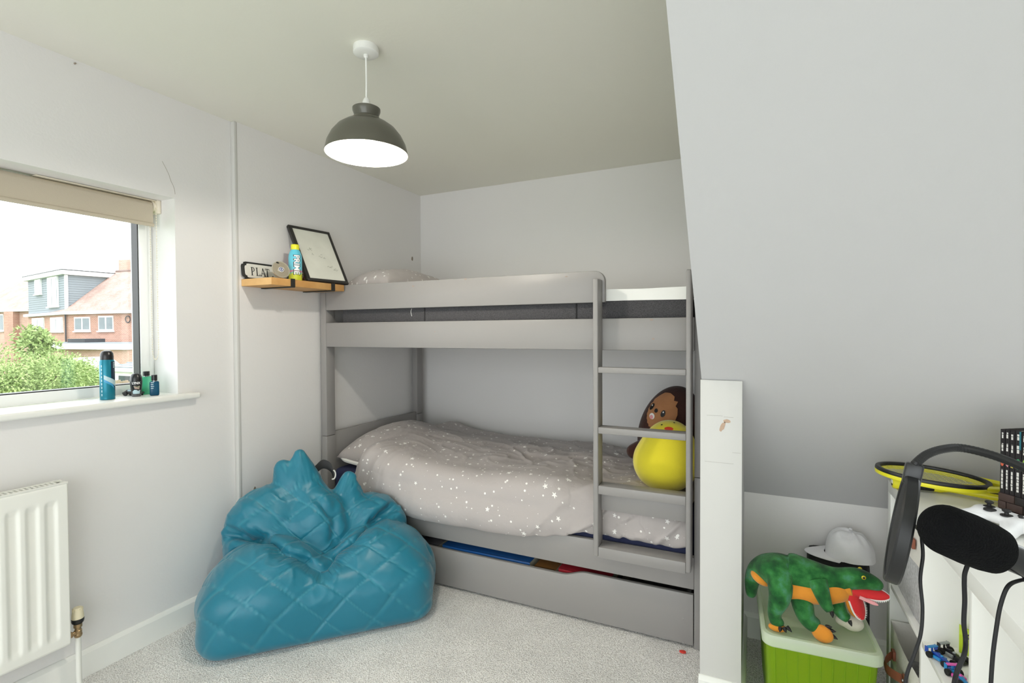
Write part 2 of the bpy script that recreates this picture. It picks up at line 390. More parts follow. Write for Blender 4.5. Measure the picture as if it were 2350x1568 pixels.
# added_rear_window in the wall behind the viewer: unseen, added for more daylight
w2 = sthing('added_rear_window', (0, YR, RWZ0))
for (a, b, c, d) in ((RWX0, RWX1, RWZ0, RWZ0+.06), (RWX0, RWX1, RWZ1-.06, RWZ1), (RWX0, RWX0+.06, RWZ0, RWZ1), (RWX1-.06, RWX1, RWZ0, RWZ1), (-.385, -.315, RWZ0, RWZ1)):
    build(MB().box(a, b, YR-.085, YR-.02, c, d), 'frame', 'upvc', w2, bevel=.003)
for a, b in ((RWX0+.06, -.385), (-.315, RWX1-.06)):
    build(MB().box(a, b, YR-.055, YR-.05, RWZ0+.06, RWZ1-.06), 'pane', 'pane_glass', w2, smooth=0)

# added_roof_window : unseen roof window in the slope, added to brighten the room
w3 = sthing('added_roof_window', ((VX0+VX1)/2, 1.5, 1.4))
sn = Vector((0, SK, 1)).normalized()
FMt = frame((0, VY0, sz(VY0)), (1, 0, 0), Vector((0, 1, -SK)).normalized(), Vector((1, 0, 0)).cross(Vector((0, 1, -SK)).normalized())); Lh = (VY1-VY0)*sqrt(1+SK*SK)
sg = 1 if (FMt.to_3x3() @ Vector((0, 0, 1))).z > 0 else -1
for (a, b, c, d) in ((VX0, VX1, 0, .05), (VX0, VX1, Lh-.05, Lh), (VX0, VX0+.05, 0, Lh), (VX1-.05, VX1, 0, Lh)):
    build(MB().box(a, b, c, d, min(.03*sg, .09*sg), max(.03*sg, .09*sg), FMt), 'frame', 'upvc', w3, bevel=.003)
build(MB().box(VX0+.05, VX1-.05, .05, Lh-.05, min(.055*sg, .06*sg), max(.055*sg, .06*sg), FMt), 'pane', 'pane_glass', w3, smooth=0)
# ------------------------------------------------------------------ bunk bed
mat('bed_grey', (148, 145, 143), .42, var=.10, vscale=3, c2=(138, 135, 133), bump=.02, bscale=25)
mat('chip_white', (160, 146, 137), .7, var=.2, vscale=50)
mat('navy_sheet', (38, 44, 78), .85, var=.25, vscale=9, bump=.15, bscale=40)
mat('charcoal_weave', (56, 55, 58), .95, var=.9, vscale=330, c2=(86, 85, 87), detail=1, bump=.3, bscale=350)
mat('charcoal_piping', (38, 38, 40), .9, var=.2, vscale=90)
mat('white_sheet', (240, 240, 236), .8, var=.05, vscale=8, bump=.12, bscale=18)
def stars_mat(name, base, base2):
    m = bpy.data.materials.new(name); m.use_nodes = True; MATS[name] = m
    n = m.node_tree.nodes; l = m.node_tree.links; p = n['Principled BSDF']; p.inputs['Roughness'].default_value = .8; p.inputs['Specular IOR Level'].default_value = .25
    p.inputs['Sheen Weight'].default_value = .15
    tc = n.new('ShaderNodeTexCoord')
    def mt(op, a, b=None):
        x = n.new('ShaderNodeMath'); x.operation = op
        for i, v in enumerate((a, b)):
            if v is None: continue
            if isinstance(v, (int, float)): x.inputs[i].default_value = v
            else: l.new(v, x.inputs[i])
        return x.outputs[0]
    def layer(scale, off, rmin, rmax, star):
        vm = n.new('ShaderNodeVectorMath'); vm.operation = 'MULTIPLY_ADD'; vm.inputs[1].default_value = (scale,)*3; vm.inputs[2].default_value = (off, off*.37, 0)
        l.new(tc.outputs['UV'], vm.inputs[0])
        v = n.new('ShaderNodeTexVoronoi'); v.voronoi_dimensions = '2D'; v.inputs['Scale'].default_value = 1; v.inputs['Randomness'].default_value = .9
        l.new(vm.outputs[0], v.inputs['Vector'])
        sx = n.new('ShaderNodeSeparateColor'); l.new(v.outputs['Color'], sx.inputs[0])
        R = n.new('ShaderNodeMapRange'); R.inputs[1].default_value = .25; R.inputs[2].default_value = 1; R.inputs[3].default_value = rmin; R.inputs[4].default_value = rmax; l.new(sx.outputs[0], R.inputs[0])
        if not star: return mt('LESS_THAN', v.outputs['Distance'], R.outputs[0])
        d = n.new('ShaderNodeVectorMath'); d.operation = 'SUBTRACT'; l.new(vm.outputs[0], d.inputs[0]); l.new(v.outputs['Position'], d.inputs[1])
        s = n.new('ShaderNodeSeparateXYZ'); l.new(d.outputs[0], s.inputs[0])
        a = mt('ARCTAN2', s.outputs[0], s.outputs[1]); a = mt('ADD', a, mt('MULTIPLY', sx.outputs[1], 6.283)); a = mt('MULTIPLY', a, 5/6.28318)
        f = mt('ABSOLUTE', mt('SUBTRACT', mt('FRACT', mt('ADD', a, 50.)), .5))          # .5 at the tips
        rad = mt('MULTIPLY', R.outputs[0], mt('ADD', .40, mt('MULTIPLY', mt('POWER', mt('MULTIPLY', f, 2), 1.5), .60)))
        return mt('LESS_THAN', v.outputs['Distance'], rad)
    k = mt('MAXIMUM', layer(12, 3.1, .0, .17, True), mt('MAXIMUM', layer(21, 7.7, .0, .11, False), layer(8, 1.3, -.03, .12, True)))
    no = n.new('ShaderNodeTexNoise'); no.inputs['Scale'].default_value = 3; l.new(tc.outputs['UV'], no.inputs['Vector'])
    c0 = n.new('ShaderNodeMix'); c0.data_type = 'RGBA'; c0.inputs[6].default_value = lin(base); c0.inputs[7].default_value = lin(base2); l.new(no.outputs['Fac'], c0.inputs[0])
    c1 = n.new('ShaderNodeMix'); c1.data_type = 'RGBA'; c1.inputs[7].default_value = lin((246, 244, 240)); l.new(k, c1.inputs[0]); l.new(c0.outputs[2], c1.inputs[6]); l.new(c1.outputs[2], p.inputs['Base Color'])
    n2 = n.new('ShaderNodeTexNoise'); n2.inputs['Scale'].default_value = 22; n2.inputs['Detail'].default_value = 4; n2.inputs['Distortion'].default_value = .6; l.new(tc.outputs['UV'], n2.inputs['Vector'])
    b = n.new('ShaderNodeBump'); b.inputs['Strength'].default_value = .22; b.inputs['Distance'].default_value = .012; l.new(n2.outputs['Fac'], b.inputs['Height']); l.new(b.outputs[0], p.inputs['Normal'])
stars_mat('star_cotton', (176, 169, 167), (188, 181, 179))

BY, BT = 2.127, .026                    # front plane of the rails, board thickness
BX0, BX1 = -2.200, -.172
bed = thing('bunk_bed', 'grey painted wooden bunk bed with ladder and under-bed drawer', 'bunk bed', ((BX0+BX1)/2, 2.58, 0))
PW, PD = .042, .066
for x in (BX0, BX1-PW):
    for y in (BY, 3.028-PD+.012):
        o = build(MB().box(x, x+PW, y, y+PD, 0, .688), 'post', 'bed_grey', bed, bevel=.003)
        build(MB().box(x+.0005, x+PW-.0005, y+.0005, y+PD-.0005, .690, 1.515), 'upper_post', 'bed_grey', o, bevel=.003)
def rail(name, x0, x1, y0, z0, z1, th=BT, b=.004): return build(MB().box(x0, x1, y0, y0+th, z0, z1), name, 'bed_grey', bed, bevel=b)
rx0, rx1 = BX0+PW, BX1-PW
# guard board with its rounded end
gx1 = -.575; prof = [(rx0+.002, 1.393), (gx1, 1.393)]
prof += [(gx1-.045+.045*cos(a), 1.528-.045+.045*sin(a)) for a in [pi/2*k/8 for k in range(9)]] + [(rx0+.002, 1.528)]
g = build(MB().prism(prof, BY, BY+BT, 'y'), 'guard_rail', 'bed_grey', bed, bevel=.003)
for (px, py, r) in ((1068, 641, .006), (948, 657, .006), (1300, 635, .005)):
    c = at(px, py, 'y', BY); build(MB().prism(blob(c.x, c.z, r*1.3, r*.7, 10, px), BY-.0006, BY, 'y'), 'paint_chip', 'chip_white', g, smooth=0)
s1 = rail('side_rail', rx0, rx1, BY, 1.190, 1.324)
for (px, py, r) in ((1495, 734, .006), (1499, 778, .005), (998, 762, .003)):
    c = at(px, py, 'y', BY); build(MB().prism(blob(c.x, c.z, r*1.2, r*.8, 10, px), BY-.0006, BY, 'y'), 'paint_chip', 'chip_white', s1, smooth=0)
rail('side_rail', rx0, rx1, BY, .238, .368)
rail('back_rail', rx0, rx1, 3.0, 1.190, 1.324); rail('back_rail', rx0, rx1, 3.0, .238, .368); rail('back_guard_rail', rx0, rx1, 3.0, 1.37, 1.455)
for x in (BX0+.008, BX1-.034):
    for nm, z0, z1 in (('end_panel', .24, .705), ('upper_end_panel', 1.19, 1.44)):
        build(MB().box(x, x+.026, BY+PD, 2.98, z0, z1), nm, 'bed_grey', bed, bevel=.003)
for z in (.262, 1.215):
    for k in range(9):
        x = rx0+.05+k*(rx1-rx0-.17)/8; build(MB().box(x, x+.07, BY+BT, 3.0, z, z+.018), 'slat', 'bed_grey', bed)
# ladder
lad = build(MB().box(-.606, -.584, 2.055, BY, .332, 1.488), 'ladder', 'bed_grey', bed, bevel=.005, seg=3)
build(MB().box(-.238, -.2195, 2.055, BY, .334, 1.506), 'stile', 'bed_grey', lad, bevel=.005, seg=3)
for (z0, z1, yb) in ((1.098, 1.122, 2.085), (.846, .873, 2.115), (.594, .630, 2.122), (.328, .373, 2.122)):
    build(MB().box(-.584, -.238, 2.056, yb, z0, z1), 'tread', 'bed_grey', lad, bevel=.003)
build(MB().box(-.584, -.238, 2.100, 2.122, .515, .594), 'riser_board', 'bed_grey', lad, bevel=.002)
# drawer with a finger cut-out along its top edge
zt, zn = .2165, .1905; n0, n1 = -1.63, -.715
def notch(x, x2):
    r = .055; pts = []
    for k in range(9):
        t = k/8; pts.append((x2+(-r+2*r*t)*1, zn+(zt-zn)*(3*t*t-2*t**3)))
    return pts
dprof = [(rx0+.003, .012), (rx1-.003, .012), (rx1-.003, zt)] + list(reversed(notch(0, n1))) + [(2*n0-(p[0]-n1+n0), p[1]) for p in notch(0, n1)] + [(rx0+.003, zt)]
dr = build(MB().prism(dprof, BY+.001, BY+.020, 'y'), 'drawer', 'bed_grey', bed, bevel=.0015)
build(MB().box(rx0+.02, rx1-.02, BY+.020, 2.92, .03, .042), 'drawer_base', 'bed_grey', dr)
for x in (rx0+.02, rx1-.035): build(MB().box(x, x+.015, BY+.020, 2.92, .042, .19), 'drawer_side', 'bed_grey', dr)
build(MB().box(rx0+.02, rx1-.02, 2.905, 2.92, .042, .19), 'drawer_back', 'bed_grey', dr)
for (px, py) in ((1568, 1421), (1568, 1475)):
    c = at(px, py, 'y', BY); build(MB().lathe([(.004, 0), (.004, .0015), (.002, .0025)], 12, frame((c.x, BY+.001, c.z), (1, 0, 0), (0, 0, 1), (0, -1, 0))), 'screw_cap', 'bed_grey', dr)

# ------------------------------------------------------------------ mattresses
def rbox(x0, x1, y0, y1, z0, z1, r, seg=4, name='x', m=None, parent=None):
    return build(MB().box(x0, x1, y0, y1, z0, z1), name, m, parent, bevel=r, seg=seg)
tag(rbox(rx0+.01, rx1-.01, 2.158, 2.985, .281, .505, .03, 5, 'mattress', 'navy_sheet'), 'navy blue sheeted mattress on the lower bunk', 'mattress')
um = thing('mattress', 'charcoal woven mattress with white top on the upper bunk', 'mattress', (-1.18, 2.58, 1.233))
rbox(rx0+.09, rx1-.01, 2.158, 2.985, 1.234, 1.404, .012, 3, 'mattress_side', 'charcoal_weave', um)
m = MB(); P = []
for i in range(61):
    row = []
    for j in range(25):
        x = rx0+.09+(rx1-.01-rx0-.09)*i/60; y = 2.1575+.829*j/24; e = min(j, 24-j)/24
        row.append((x, y, 1.448+.006*(1-math.exp(-e*14))+.003*noise.noise((x*6, y*6, 3))))
    P.append(row)
m.grid(P); top = [P[i][0] for i in range(61)]; m.grid([[ (p[0], p[1], p[2]), (p[0], p[1]-.0005, 1.43), (p[0], p[1], 1.398+.0015*sin(p[0]*9))] for p in top])
build(m, 'top_sheet', 'white_sheet', um, smooth=60)
for px in (975, 1323):
    c = at(px, 720, 'y', 2.158); build(MB().box(c.x-.003, c.x+.003, 2.1545, 2.159, 1.24, 1.398), 'piping', 'charcoal_piping', um, bevel=.001)
c = at(943, 716, 'y', 2.15); build(MB().tube(catmull([(c.x, 2.1565, 1.391), (c.x-.004, 2.1555, 1.375), (c.x+.001, 2.1555, 1.352)], 4), .0012, 5), 'care_tag', 'white_sheet', um)

# ------------------------------------------------------------------ pillows
def uvmap(me, uv):
    u = me.uv_layers.new(name='uv'); idx = np.empty(len(me.loops), dtype=int); me.loops.foreach_get('vertex_index', idx)
    u.data.foreach_set('uv', uv[idx].astype(float).ravel())
def pillow(name, centre, L, Wd, H, rot, m, label, seedv=0, droop=0.):
    N, Mn = 64, 48; P = []; UV = []
    for side in (1, -1):
        for i in range(N+1):
            for j in range(Mn+1):
                a = -1+2*i/N; b = -1+2*j/Mn
                e = max(1-abs(a)**2.6, 0)*max(1-abs(b)**2.6, 0); h = H/2*e**.42
                ex = 1-.07*(1-b*b)**1*0 - .06*(1-abs(a)**8)*0; sx = L/2*a*(1-.06*(1-b*b)*1*(abs(a))) ; sy = Wd/2*b*(1-.06*(1-a*a)*abs(b))
                w = .010*noise.noise((a*2.2+seedv, b*2.2, side))*e**.5 + .005*noise.noise((a*7+seedv, b*7, 2*side))*e**.3
                z = side*h*(1. if side > 0 else .55)+w-droop*abs(a)**3
                P.append(Vector((sx, sy, z))); UV.append((sx+seedv, sy+side*.5))
    me = bpy.data.meshes.new(name); fs = []; K = (N+1)*(Mn+1)
    for sd in (0, 1):
        for i in range(N):
            for j in range(Mn):
                q = [sd*K+i*(Mn+1)+j, sd*K+(i+1)*(Mn+1)+j, sd*K+(i+1)*(Mn+1)+j+1, sd*K+i*(Mn+1)+j+1]; fs.append(q if sd == 0 else q[::-1])
    me.from_pydata([rot @ p for p in P], [], fs); uvmap(me, np.array(UV))
    bm = bmesh.new(); bm.from_mesh(me); bmesh.ops.remove_doubles(bm, verts=bm.verts, dist=.0012); bm.to_mesh(me); bm.free()
    me.polygons.foreach_set('use_smooth', [True]*len(me.polygons)); o = mesh_obj(name, me, m); o.location = centre; ROOTM[o] = Matrix.Translation(Vector(centre)); return tag(o, label, 'pillow')
rot = Matrix.Rotation(radians(-10), 3, 'Y') @ Matrix.Rotation(radians(90), 3, 'Z')
pl = pillow('pillow', (-1.958, 2.575, .580), .78, .365, .23, Matrix.Rotation(radians(10), 3, 'Y') @ Matrix.Rotation(radians(90), 3, 'Z'), 'star_cotton', 'grey starry pillow on the lower bunk', 1.3, .05)
# white hem of the pillowcase lying under the pillow's front edge
mh = MB(); hp = [at(783, 1050, 'y', 2.20), at(791, 1057, 'y', 2.195), at(806, 1062, 'y', 2.195), at(830, 1068, 'y', 2.20), at(850, 1072, 'y', 2.205)]
hp = catmull(hp, 6); mh.grid([[p+Vector((0, .004, .012)), p+Vector((0, -.006, .004)), p+Vector((0, -.004, -.006)), p+Vector((0, .012, -.010))] for p in hp])
build(mh, 'hem', 'white_sheet', pl, smooth=60)
pillow('pillow', (-1.965, 2.56, 1.517), .70, .34, .262, Matrix.Rotation(radians(-4), 3, 'Y') @ Matrix.Rotation(radians(90), 3, 'Z'), 'star_cotton', 'grey starry pillow lying on the upper bunk', 4.7)

# ------------------------------------------------------------------ duvet on the lower bunk
def duvet():
    X0, X1 = -1.955, -.236; NU, NV = 300, 150; P = np.zeros((NU+1, NV+1, 3)); UV = np.zeros((NU+1, NV+1, 2))
    def interp(x, t): return float(np.interp(x, [a for a, b in t], [b for a, b in t]))
    for i in range(NU+1):
        u = i/NU; x0 = X0+(X1-X0)*u
        zt = interp(x0, [(-1.96, .665), (-1.85, .655), (-1.68, .625), (-1.26, .602), (-.83, .592), (-.6, .56), (-.4, .548), (-.24, .54)])
        zb = interp(x0, [(-1.96, .36), (-1.76, .345), (-1.43, .335), (-.95, .345), (-.75, .37), (-.62, .392), (-.5, .402), (-.38, .398), (-.3, .385), (-.24, .392)])
        zb += .006*noise.noise((x0*7, 1.5, 0)) + (.012*noise.noise((x0*22, 4.5, 0)) if x0 > -.9 else 0)
        yf = interp(x0, [(-1.96, 2.106), (-1.6, 2.094), (-1.0, 2.094), (-.75, 2.118), (-.62, 2.142), (-.24, 2.146)])
        bulge = interp(x0, [(-1.96, .015), (-1.4, .04), (-.9, .035), (-.6, .008), (-.24, .006)])
        hd = (x0-X0)/.085; foot = (X1-x0)/.05
        k = sqrt(max(0, 1-(1-min(hd, 1))**2)) if hd < 1 else 1
        kf = .35+.65*sqrt(max(0, 1-(1-min(foot, 1))**2)) if foot < 1 else 1
        ztt = .515+(zt-.515)*min(k, kf)
        rr = min(.11, (ztt-zb)*.55); C = [(3.005, .508), (3.008, ztt-.035), (2.995, ztt-.012), (2.96, ztt)]
        for q in range(1, 13): C.append((2.96-(2.96-yf-rr)*q/13, ztt))
        for q in range(9):
            a = pi/2*q/8; C.append((yf+rr-rr*sin(a), ztt-rr+rr*cos(a)))
        for q in range(1, 7):
            t = q/6; C.append((yf-bulge*sin(pi*min(1, t*.95))*.8, ztt-rr+(zb-ztt+rr)*t))
        lim = 2.1240 if zb < .376 else 2.1555            # the hem stops short of the rail, or of the mattress where it lies inside
        C += [(min(yf+.012, max(lim, yf)), zb-.004), (min(yf+.035, max(lim, yf+.002)), zb+.012)]
        C = np.array(C); d = np.concatenate([[0], np.cumsum(np.hypot(*np.diff(C, axis=0).T))]); tt = np.linspace(0, d[-1], NV+1)
        yy = np.interp(tt, d, C[:, 0]); zz = np.interp(tt, d, C[:, 1])
        for j in range(NV+1):
            P[i, j] = (x0, yy[j], zz[j]); UV[i, j] = (x0, tt[j])
    # smooth across
    for _ in range(2):
        P[1:-1, 1:-1] = (P[1:-1, 1:-1]*2+P[:-2, 1:-1]+P[2:, 1:-1]+P[1:-1, :-2]+P[1:-1, 2:])/6
    du = np.zeros_like(P); dv = np.zeros_like(P); du[1:-1] = P[2:]-P[:-2]; du[0] = du[1]; du[-1] = du[-2]; dv[:, 1:-1] = P[:, 2:]-P[:, :-2]; dv[:, 0] = dv[:, 1]; dv[:, -1] = dv[:, -2]
    Nn = np.cross(dv, du); Nn /= np.linalg.norm(Nn, axis=2)[:, :, None]+1e-9
    if Nn[NU//2, NV//3, 2] < 0: Nn = -Nn
    def ridge(x, y, s): return 1-abs(noise.noise((x, y, s)))*2
    for i in range(NU+1):
        for j in range(NV+1):
            x, t = UV[i, j]; w = min(1, j/12, (NV-j)/8); y = P[i, j, 1]; front = np.clip((t-.72)/.2, 0, 1); h = min(1, (x-X0)/.1)
            d = .022*noise.noise((x*3.2, t*3.0, 1))+.012*noise.noise((x*7, t*6, 2))
            # head: folds that run down from the fold-over, foot: slanting drapes, middle: crumples
            hk = math.exp(-((x-X0)/.28)**2); d += hk*(.010*ridge(x*16+t*5, t*2.2, 3)**3+.004*sin(x*70+t*8+3*noise.noise((x*4, t*4, 0)))*front)
            fk = np.clip((x+1.05)/.4, 0, 1); d += fk*.016*ridge(x*7+t*6.5, t*1.6-x*.5, 5)**4
            mk = math.exp(-((x+1.05)/.35)**2-((t-.5)/.22)**2); d += mk*.016*ridge(x*9-t*2, t*8, 7)**3
            d += .006*ridge(x*5-t*1.5, t*9, 9)**4*(1-front)
            # a long soft crease parallel to the front edge
            d -= .012*math.exp(-((t-.50-.10*sin(x*2.1))/.03)**2)*math.exp(-((x+1.55)/.4)**2)
            d *= w*(.35+.65*h); 
            if P[i, j, 1]+Nn[i, j, 1]*d < 2.126 and x > -.66: d = min(d, .004)
            P[i, j] += Nn[i, j]*d
    me = bpy.data.meshes.new('duvet'); n2 = NV+1
    off = Vector((-1.1, 2.55, .33))
    vs = (P-np.array(off)).reshape(-1, 3)
    me.from_pydata(vs.tolist(), [], [(i*n2+j, (i+1)*n2+j, (i+1)*n2+j+1, i*n2+j+1) for i in range(NU) for j in range(NV)])
    uvmap(me, UV.reshape(-1, 2)); finish(me, 0); me.polygons.foreach_set('use_smooth', [True]*len(me.polygons))
    o = mesh_obj('duvet', me, 'star_cotton'); o.location = off; ROOTM[o] = Matrix.Translation(off)
    tag(o, 'crumpled grey duvet printed with white stars over the lower bunk', 'duvet'); return o
duvet()
# ------------------------------------------------------------------ bean bag
mat('teal_nylon', (16, 114, 138), .40, var=.18, vscale=5, c2=(12, 98, 120), bump=.10, bscale=28, sheen=.2, spec=.45)
def seam_thread():
    m = MATS['teal_nylon']; n = m.node_tree.nodes; l = m.node_tree.links; p = n['Principled BSDF']; src = p.inputs['Base Color'].links[0].from_socket
    a = n.new('ShaderNodeAttribute'); a.attribute_name = 'seam'; k = n.new('ShaderNodeMath'); k.operation = 'MULTIPLY'; k.inputs[1].default_value = .27; l.new(a.outputs['Fac'], k.inputs[0])
    x = n.new('ShaderNodeMix'); x.data_type = 'RGBA'; x.inputs[7].default_value = lin((92, 176, 190)); l.new(k.outputs[0], x.inputs[0]); l.new(src, x.inputs[6]); l.new(x.outputs[2], p.inputs['Base Color'])
seam_thread()
mat('black_strap', (20, 20, 22), .6, var=.2, vscale=60)
mat('white_ring', (225, 222, 214), .4, var=.1, vscale=30)
BS = np.array((.692, .722, 0.)); BB = np.array((-.722, .692, 0.)); BS /= np.linalg.norm(BS); BB /= np.linalg.norm(BB)
B0 = 2.2
def bag_w(s, b, z): return Vector(BS*s+BB*(b+B0))+Vector((0, 0, z))
def rcone(q, a, b, r1, r2, ky):
    k = np.array((1, ky, 1)); q = q*k; a = np.array(a)*k; b = np.array(b)*k; pa = q-a; ba = b-a; h = np.clip(pa @ ba/(ba @ ba), 0, 1)
    return (np.linalg.norm(pa-h[:, None]*ba, axis=1)-(r1+(r2-r1)*h))/ky
def beanbag():
    bag = thing('bean_bag', 'slumped teal quilted bean bag on the carpet beside the bunk bed', 'bean bag', bag_w(0, .3, 0))
    cr = [(-.43, .10, .365), (-.36, .085, .378), (-.26, .085, .375), (-.15, .11, .345), (-.06, .15, .300), (.02, .20, .255), (.08, .20, .285), (.16, .20, .335), (.25, .22, .375), (.32, .26, .40)]
    def sdf(p, creased=True):
        s = p @ BS; b = p @ BB-B0; z = p[:, 2]; q = np.stack([s, b, z], 1)
        bx = np.abs(q-np.array((.01, .30, .11)))-np.array((.36, .20, .05)); base = np.linalg.norm(np.maximum(bx, 0), axis=1)+np.minimum(bx.max(axis=1), 0)-.105
        d = base
        d = smin(d, ell(q, (-.205, .205, .175), (.245, .21, .200)), .05)
        d = smin(d, ell(q, (.255, .245, .170), (.245, .225, .20)), .04)
        d = smin(d, ell(q, (.40, .28, .115), (.115, .15, .11)), .06)
        d = smin(d, ell(q, (-.36, .26, .12), (.115, .16, .12)), .06)
        # back rest
        k = rcone(q, (-.05, .385, .15), (-.112, .43, .600), .35, .060, 1.75); k = smin(k, ell(q, (-.24, .40, .33), (.165, .14, .22)), .06)
        k = smin(k, ell(q, (.0, .345, .37), (.11, .10, .15)), .05)
        k = smin(k, rcone(q, (-.075, .43, .52), (-.086, .43, .685), .085, .026, 1.3), .03)
        k = smin(k, rcone(q, (-.15, .43, .50), (-.166, .43, .640), .070, .026, 1.2), .02)
        r = smin(ell(q, (.24, .42, .31), (.17, .15, .15)), rcone(q, (.12, .41, .36), (.132, .42, .550), .115, .036, 1.5), .03)
        r = smin(r, capsule(q, (.17, .38, .40), (.27, .36, .395), .05), .035)
        k = smin(k, r, .03); d = smin(d, k, .010)
        if not creased: return d
        for a, c in zip(crp[:-1], crp[1:]): d = smax(d, -capsule(q, a, c, .030), .014)
        for a, c, w in (((.055, .25, .33), (.075, .33, .60), .012), ((.075, .24, .30), (.19, .26, .40), .010), ((-.12, .36, .68), (-.125, .29, .50), .010), ((-.02, .30, .52), (.03, .28, .44), .008), ((-.30, .16, .42), (-.14, .17, .39), .006), ((.16, .33, .50), (.175, .28, .42), .008), ((.44, .14, .06), (.47, .20, .24), .006)):
            d = smax(d, -capsule(q, a, c, w), .035)
        d = smax(d, -2.198-p[:, 0], .04); d = smax(d, p[:, 1]-2.117+.042*np.clip((z-.26)/.08, 0, 1), .04)        # pressed against wall and bed
        return smax(d, -z-.001, .03)
    crp = []
    for (si, bi, zi) in cr:                       # throw the crease line onto the front of the bag
        bs_ = np.linspace(-.05, .6, 200); d = sdf(np.array([bag_w(si, q, zi) for q in bs_]), False); k = int(np.argmax(d < 0)); crp.append((si, (bs_[k] if (d < 0).any() else bi)+.014, zi))
    def post(P, me):
        me.vertices.foreach_set('co', P.ravel()); me.update(); N = vnormals(me)
        s = P @ BS; b = P @ BB-B0; z = P[:, 2]
        v = z+b*.9+.05*np.sin(s*3.1); u = s+.035*np.sin(z*7); D = .185
        g = np.zeros(len(P)); seam = np.zeros(len(P))
        for w in (u+v, u-v):
            t = np.abs((w/D+.31) % 1-.5)*D; t = D/2-t                # distance to the seam
            seam = np.maximum(seam, np.exp(-(t/.0046)**2))
            g += -.0050*np.exp(-(t/.0045)**2)+.0034*np.clip(t/(D/2), 0, 1)**.7
        fade = np.clip((z-.015)/.03, 0, 1); nz = np.array([noise.noise((x*5.5, y*5.5, w*5.5)) for x, y, w in P])
        n2 = np.array([1-abs(noise.noise((x*9+3*w, y*9, w*5)))*2 for x, y, w in P])
        cn = np.array([min(np.hypot(np.hypot(si-c[0], bi-c[1]), zi-c[2]) for c in crp) for si, bi, zi in zip(s, b, z)])
        wr = np.exp(-(cn/.10)**2)+.6*np.exp(-((z-.58)/.14)**2)
        n3 = np.array([1-abs(noise.noise((x*7+y*7, w*16, y*3)))*2 for x, y, w in P])
        d = g*fade+.010*nz*fade+(.006*n2**3+.009*n3**4)*wr*fade
        at_ = me.attributes.new('seam', 'FLOAT', 'POINT'); at_.data.foreach_set('value', seam)
        return P+N*d[:, None]
    o = star_mesh('cover', bag_w(0, .32, .22), sdf, 'teal_nylon', bag, sub=7, rmax=.75, K=40, post=post, smooth=1)
    # carry handle behind the neck
    h = catmull([bag_w(-.02, .45, .60), bag_w(.015, .46, .625), bag_w(.05, .45, .61), bag_w(.065, .44, .575)], 6)
    m = MB(); m.grid([[p+Vector((0, 0, .022)), p+Vector(BB*-.006)+Vector((0, 0, .0)), p+Vector((0, 0, -.022)), p+Vector(BB*.004)] for p in h], closev=True)
    hd = build(m, 'handle', 'black_strap', bag, smooth=50)
    build(MB().tube([bag_w(.062+.012*cos(a), .435, .575+.022*sin(a)) for a in np.linspace(-2.0, 1.4, 14)], .0035, 6), 'ring', 'white_ring', hd)
    c = bag_w(.452, .19, .205); M = frame(c, Vector(BS*.6-BB*.8), Vector(BS*.5+BB*.4)+Vector((0, 0, -.8)), Vector((0, 0, 1)))
    build(MB().box(-.014, .014, -.014, .014, -.002, .002, M), 'brand_tab', 'black_strap', bag)
    build(MB().box(.006, .0145, -.013, .013, .002, .003, M), 'tab_stripe', 'white_ring', bag)
beanbag()
tag(build(MB().prism(blob(at(1567, 1497, 'z', .004).x, at(1567, 1497, 'z', .004).y, .012, .008, 9, 5), .002, .008, 'z'), 'paper_scrap', mat('red_scrap', (214, 60, 48), .7, var=.3, vscale=60), bevel=.001), 'tiny red scrap lying on the carpet by the drawer', 'scrap')

